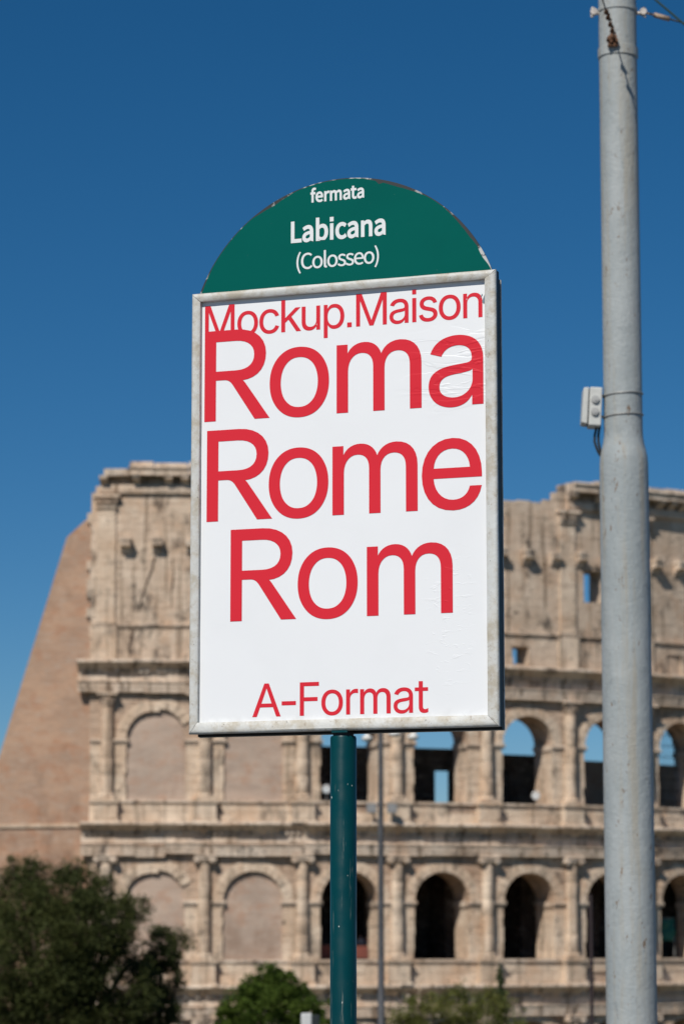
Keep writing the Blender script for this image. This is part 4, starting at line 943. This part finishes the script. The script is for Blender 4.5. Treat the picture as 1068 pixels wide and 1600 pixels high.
for lab, px, py, Y in (('white round floodlight in the arch left of the sign pole', 510, 1233, 206.4), ('white round floodlight at the foot of the arch left of the grey pole', 836, 1243, 212.5)):
    q = at(px, py, Y); e = empty('round_floodlight', (q.x, Y, 10.86)); tag(e, lab, 'floodlight', 'round floodlights in the upper arches')
    hz_ = q.z - 10.86
    m_ = MB(); m_.tube([(0, .3, hz_ + .1), (0, .1, hz_ + .04), (0, -.15, hz_), (0, -.28, hz_ - .03)], [.12, .26, .32, .30], 16); m_.build('housing', LWHITE, e, 'auto')
    m_ = MB(); m_.tube([(0, -.282, hz_ - .03), (0, -.29, hz_ - .03)], [.27, .27], 16); m_.build('lens', m_simple('round_floodlight_glass', (.6, .62, .62), .2), e)
    m_ = MB(); m_.tube([(0, .0, 0), (0, .0, hz_ - .2)], .05, 8); m_.build('stand', LGREY, e)
# green mesh sheet hanging in the lower arch right of the grey pole
def onring(px, py, r):
    lo, hi = -5.0, 66.0; d = at(px, py, 100) - EYE; kx = d.x / d.y
    for _ in range(50):
        mid = (lo + hi) / 2; q = P(mid, 0, r)
        if q.x / q.y < kx: lo = mid
        else: hi = mid
    q = P(lo, 0, r); return lo, 1.6 + d.z / d.y * q.y
s_, z_ = onring(1042, 1452, -1.3)
m_ = CB(); nn = 9
for i in range(nn + 1):
    for j in range(nn + 1):
        u, v = i / nn - .5, j / nn - .5
        m_.v.append(tuple(P(s_ + u * 1.3 * (1 - .3 * v) + .12 * noise.noise(Vector((i * .7, j * .5, 1))), z_ + v * 1.7, -1.3 + .25 * noise.noise(Vector((i * .6, j * .35, 7))))))
m_.f = [(i * (nn + 1) + j, (i + 1) * (nn + 1) + j, (i + 1) * (nn + 1) + j + 1, i * (nn + 1) + j + 1) for i in range(nn) for j in range(nn)]; m_.m = [0] * len(m_.f)
e = empty('green_sheet', P(s_, z_ - .85, -1.3)); tag(e, 'crumpled green sheet hanging in the dark arch right of the grey pole', 'sheet')
o = m_.build('cloth', m_simple('green_netting', (.02, .14, .10), .8), e, True, loc=e.location); o.location = (0, 0, 0)
sol = o.modifiers.new('solid', 'SOLIDIFY'); sol.thickness = .02
m_ = CB(); m_.tube([P(s_ - .8, z_ + .82, -1.32), P(s_ + .8, z_ + .82, -1.32)], .03, 6); m_.tube([P(s_ - .7, -.3, -1.32), P(s_ - .7, z_ + .85, -1.32)], .04, 6); m_.tube([P(s_ + .7, -.3, -1.32), P(s_ + .7, z_ + .85, -1.32)], .04, 6)
o = m_.build('support', GALV, e, loc=e.location); o.location = (0, 0, 0)
# metal grille in the upper arch right of the grey pole
c_ = cs(6) + BAY / 2; e = empty('metal_grille', P(c_, 10.84, -2.2)); tag(e, 'dark metal grille filling the upper arch right of the grey pole', 'grille')
for i in range(9):
    x = -HW + .25 + i * (2 * HW - .5) / 8; zt2 = 15.14 + math.sqrt(HW * HW - x * x) - .05
    m_ = CB(); m_.tube([P(c_ + x, 10.84, -2.2), P(c_ + x, zt2, -2.2)], .035, 6); o = m_.build('bar', DARKM, e, loc=e.location); o.location = (0, 0, 0)
for i in range(7):
    zz = 11.4 + i * .85; hw = HW - .03 if zz < 15.14 else math.sqrt(max(.1, HW * HW - (zz - 15.14) ** 2)) - .03
    m_ = CB(); m_.tube([P(c_ - hw, zz, -2.17), P(c_ + hw, zz, -2.17)], .035, 6); o = m_.build('bar', DARKM, e, loc=e.location); o.location = (0, 0, 0)
# barrier, visitors and lamp inside the second-tier arches
k2 = cs(2) + BAY / 2
s_, z_ = onring(566, 1490, -3.4)
e = empty('gallery_barrier', P(s_ - .9, -.42, -3.4)); tag(e, 'reddish brown barrier in the arch behind the sign pole', 'barrier')
m_ = CB(); m_.blk(k2 - 2.4, k2 + 2.4, -.30, .62, -3.44, -3.38); o = m_.build('panel', m_simple('red_brown_panel', (.22, .07, .05), .7), e, loc=e.location); o.location = (0, 0, 0)
m_ = CB(); m_.blk(k2 - 2.45, k2 + 2.45, .62, .70, -3.47, -3.35)
for i in range(5): m_.blk(k2 - 2.35 + i * 1.15, k2 - 2.27 + i * 1.15, -.42, .66, -3.50, -3.445)
o = m_.build('rail', DARKM, e, loc=e.location); o.location = (0, 0, 0)
SKIN = m_simple('skin', (.45, .27, .19), .6); HAIR = m_simple('dark_hair', (.03, .02, .015), .6)
def person(px, shirt, label, lean):
    s_, z_ = onring(px, 1480, -4.1); base = P(s_, -.42, -4.1)
    e = empty('person', base); tag(e, label, 'person', 'visitors in the gallery')
    V = [(0, 0, .95), (0, 0, 1.15), (0, 0, 1.38), (0, 0, 1.50), (0, -.01, 1.60), (0, -.02, 1.72),
         (-.19, 0, 1.42), (-.26, -.02, 1.16), (-.2, -.2, 1.02), (.19, 0, 1.42), (.26, -.02, 1.16), (.2, -.2, 1.02),
         (-.10, 0, .90), (-.11, -.02, .50), (-.11, .02, .08), (-.11, -.13, .04), (.10, 0, .90), (.11, -.02, .50), (.11, .02, .08), (.11, -.13, .04)]
    Eg = [(0, 1), (1, 2), (2, 3), (3, 4), (4, 5), (2, 6), (6, 7), (7, 8), (2, 9), (9, 10), (10, 11), (0, 12), (12, 13), (13, 14), (14, 15), (0, 16), (16, 17), (17, 18), (18, 19)]
    Rd = [.15, .14, .16, .06, .085, .085, .07, .05, .04, .07, .05, .04, .09, .065, .045, .04, .09, .065, .045, .04]
    me = bpy.data.meshes.new('body'); me.from_pydata([(x + lean * z * .05, y, z) for x, y, z in V], Eg, []); me.materials.append(shirt)
    o = bpy.data.objects.new('body', me); COL.objects.link(o); o.parent = e
    sk = o.modifiers.new('skin', 'SKIN'); sd = o.modifiers.new('sub', 'SUBSURF'); sd.levels = sd.render_levels = 1
    if not me.skin_vertices: me.attributes
    for i, sv in enumerate(me.skin_vertices[0].data if me.skin_vertices else []): sv.radius = (Rd[i], Rd[i] * .85); sv.use_root = i == 0
    m_ = MB(); m_.lathe([(.05, -.13), (.075, -.08), (.085, 0), (.075, .06), (.05, .09)], (lean * .085, -.03, 1.66), 14); m_.build('head', SKIN, e, True)
    m_ = MB(); m_.lathe([(.095, -.03), (.10, .02), (.085, .075), (.05, .11), (.01, .12)], (lean * .085, -.005, 1.68), 14); m_.build('hair', HAIR, e, True)
    return e
person(564, m_simple('pale_shirt', (.55, .5, .5), .8), 'visitor in a pale top behind the reddish barrier', -.5)
person(573, m_simple('pink_shirt', (.5, .2, .18), .8), 'visitor in a pinkish top behind the reddish barrier', .5)
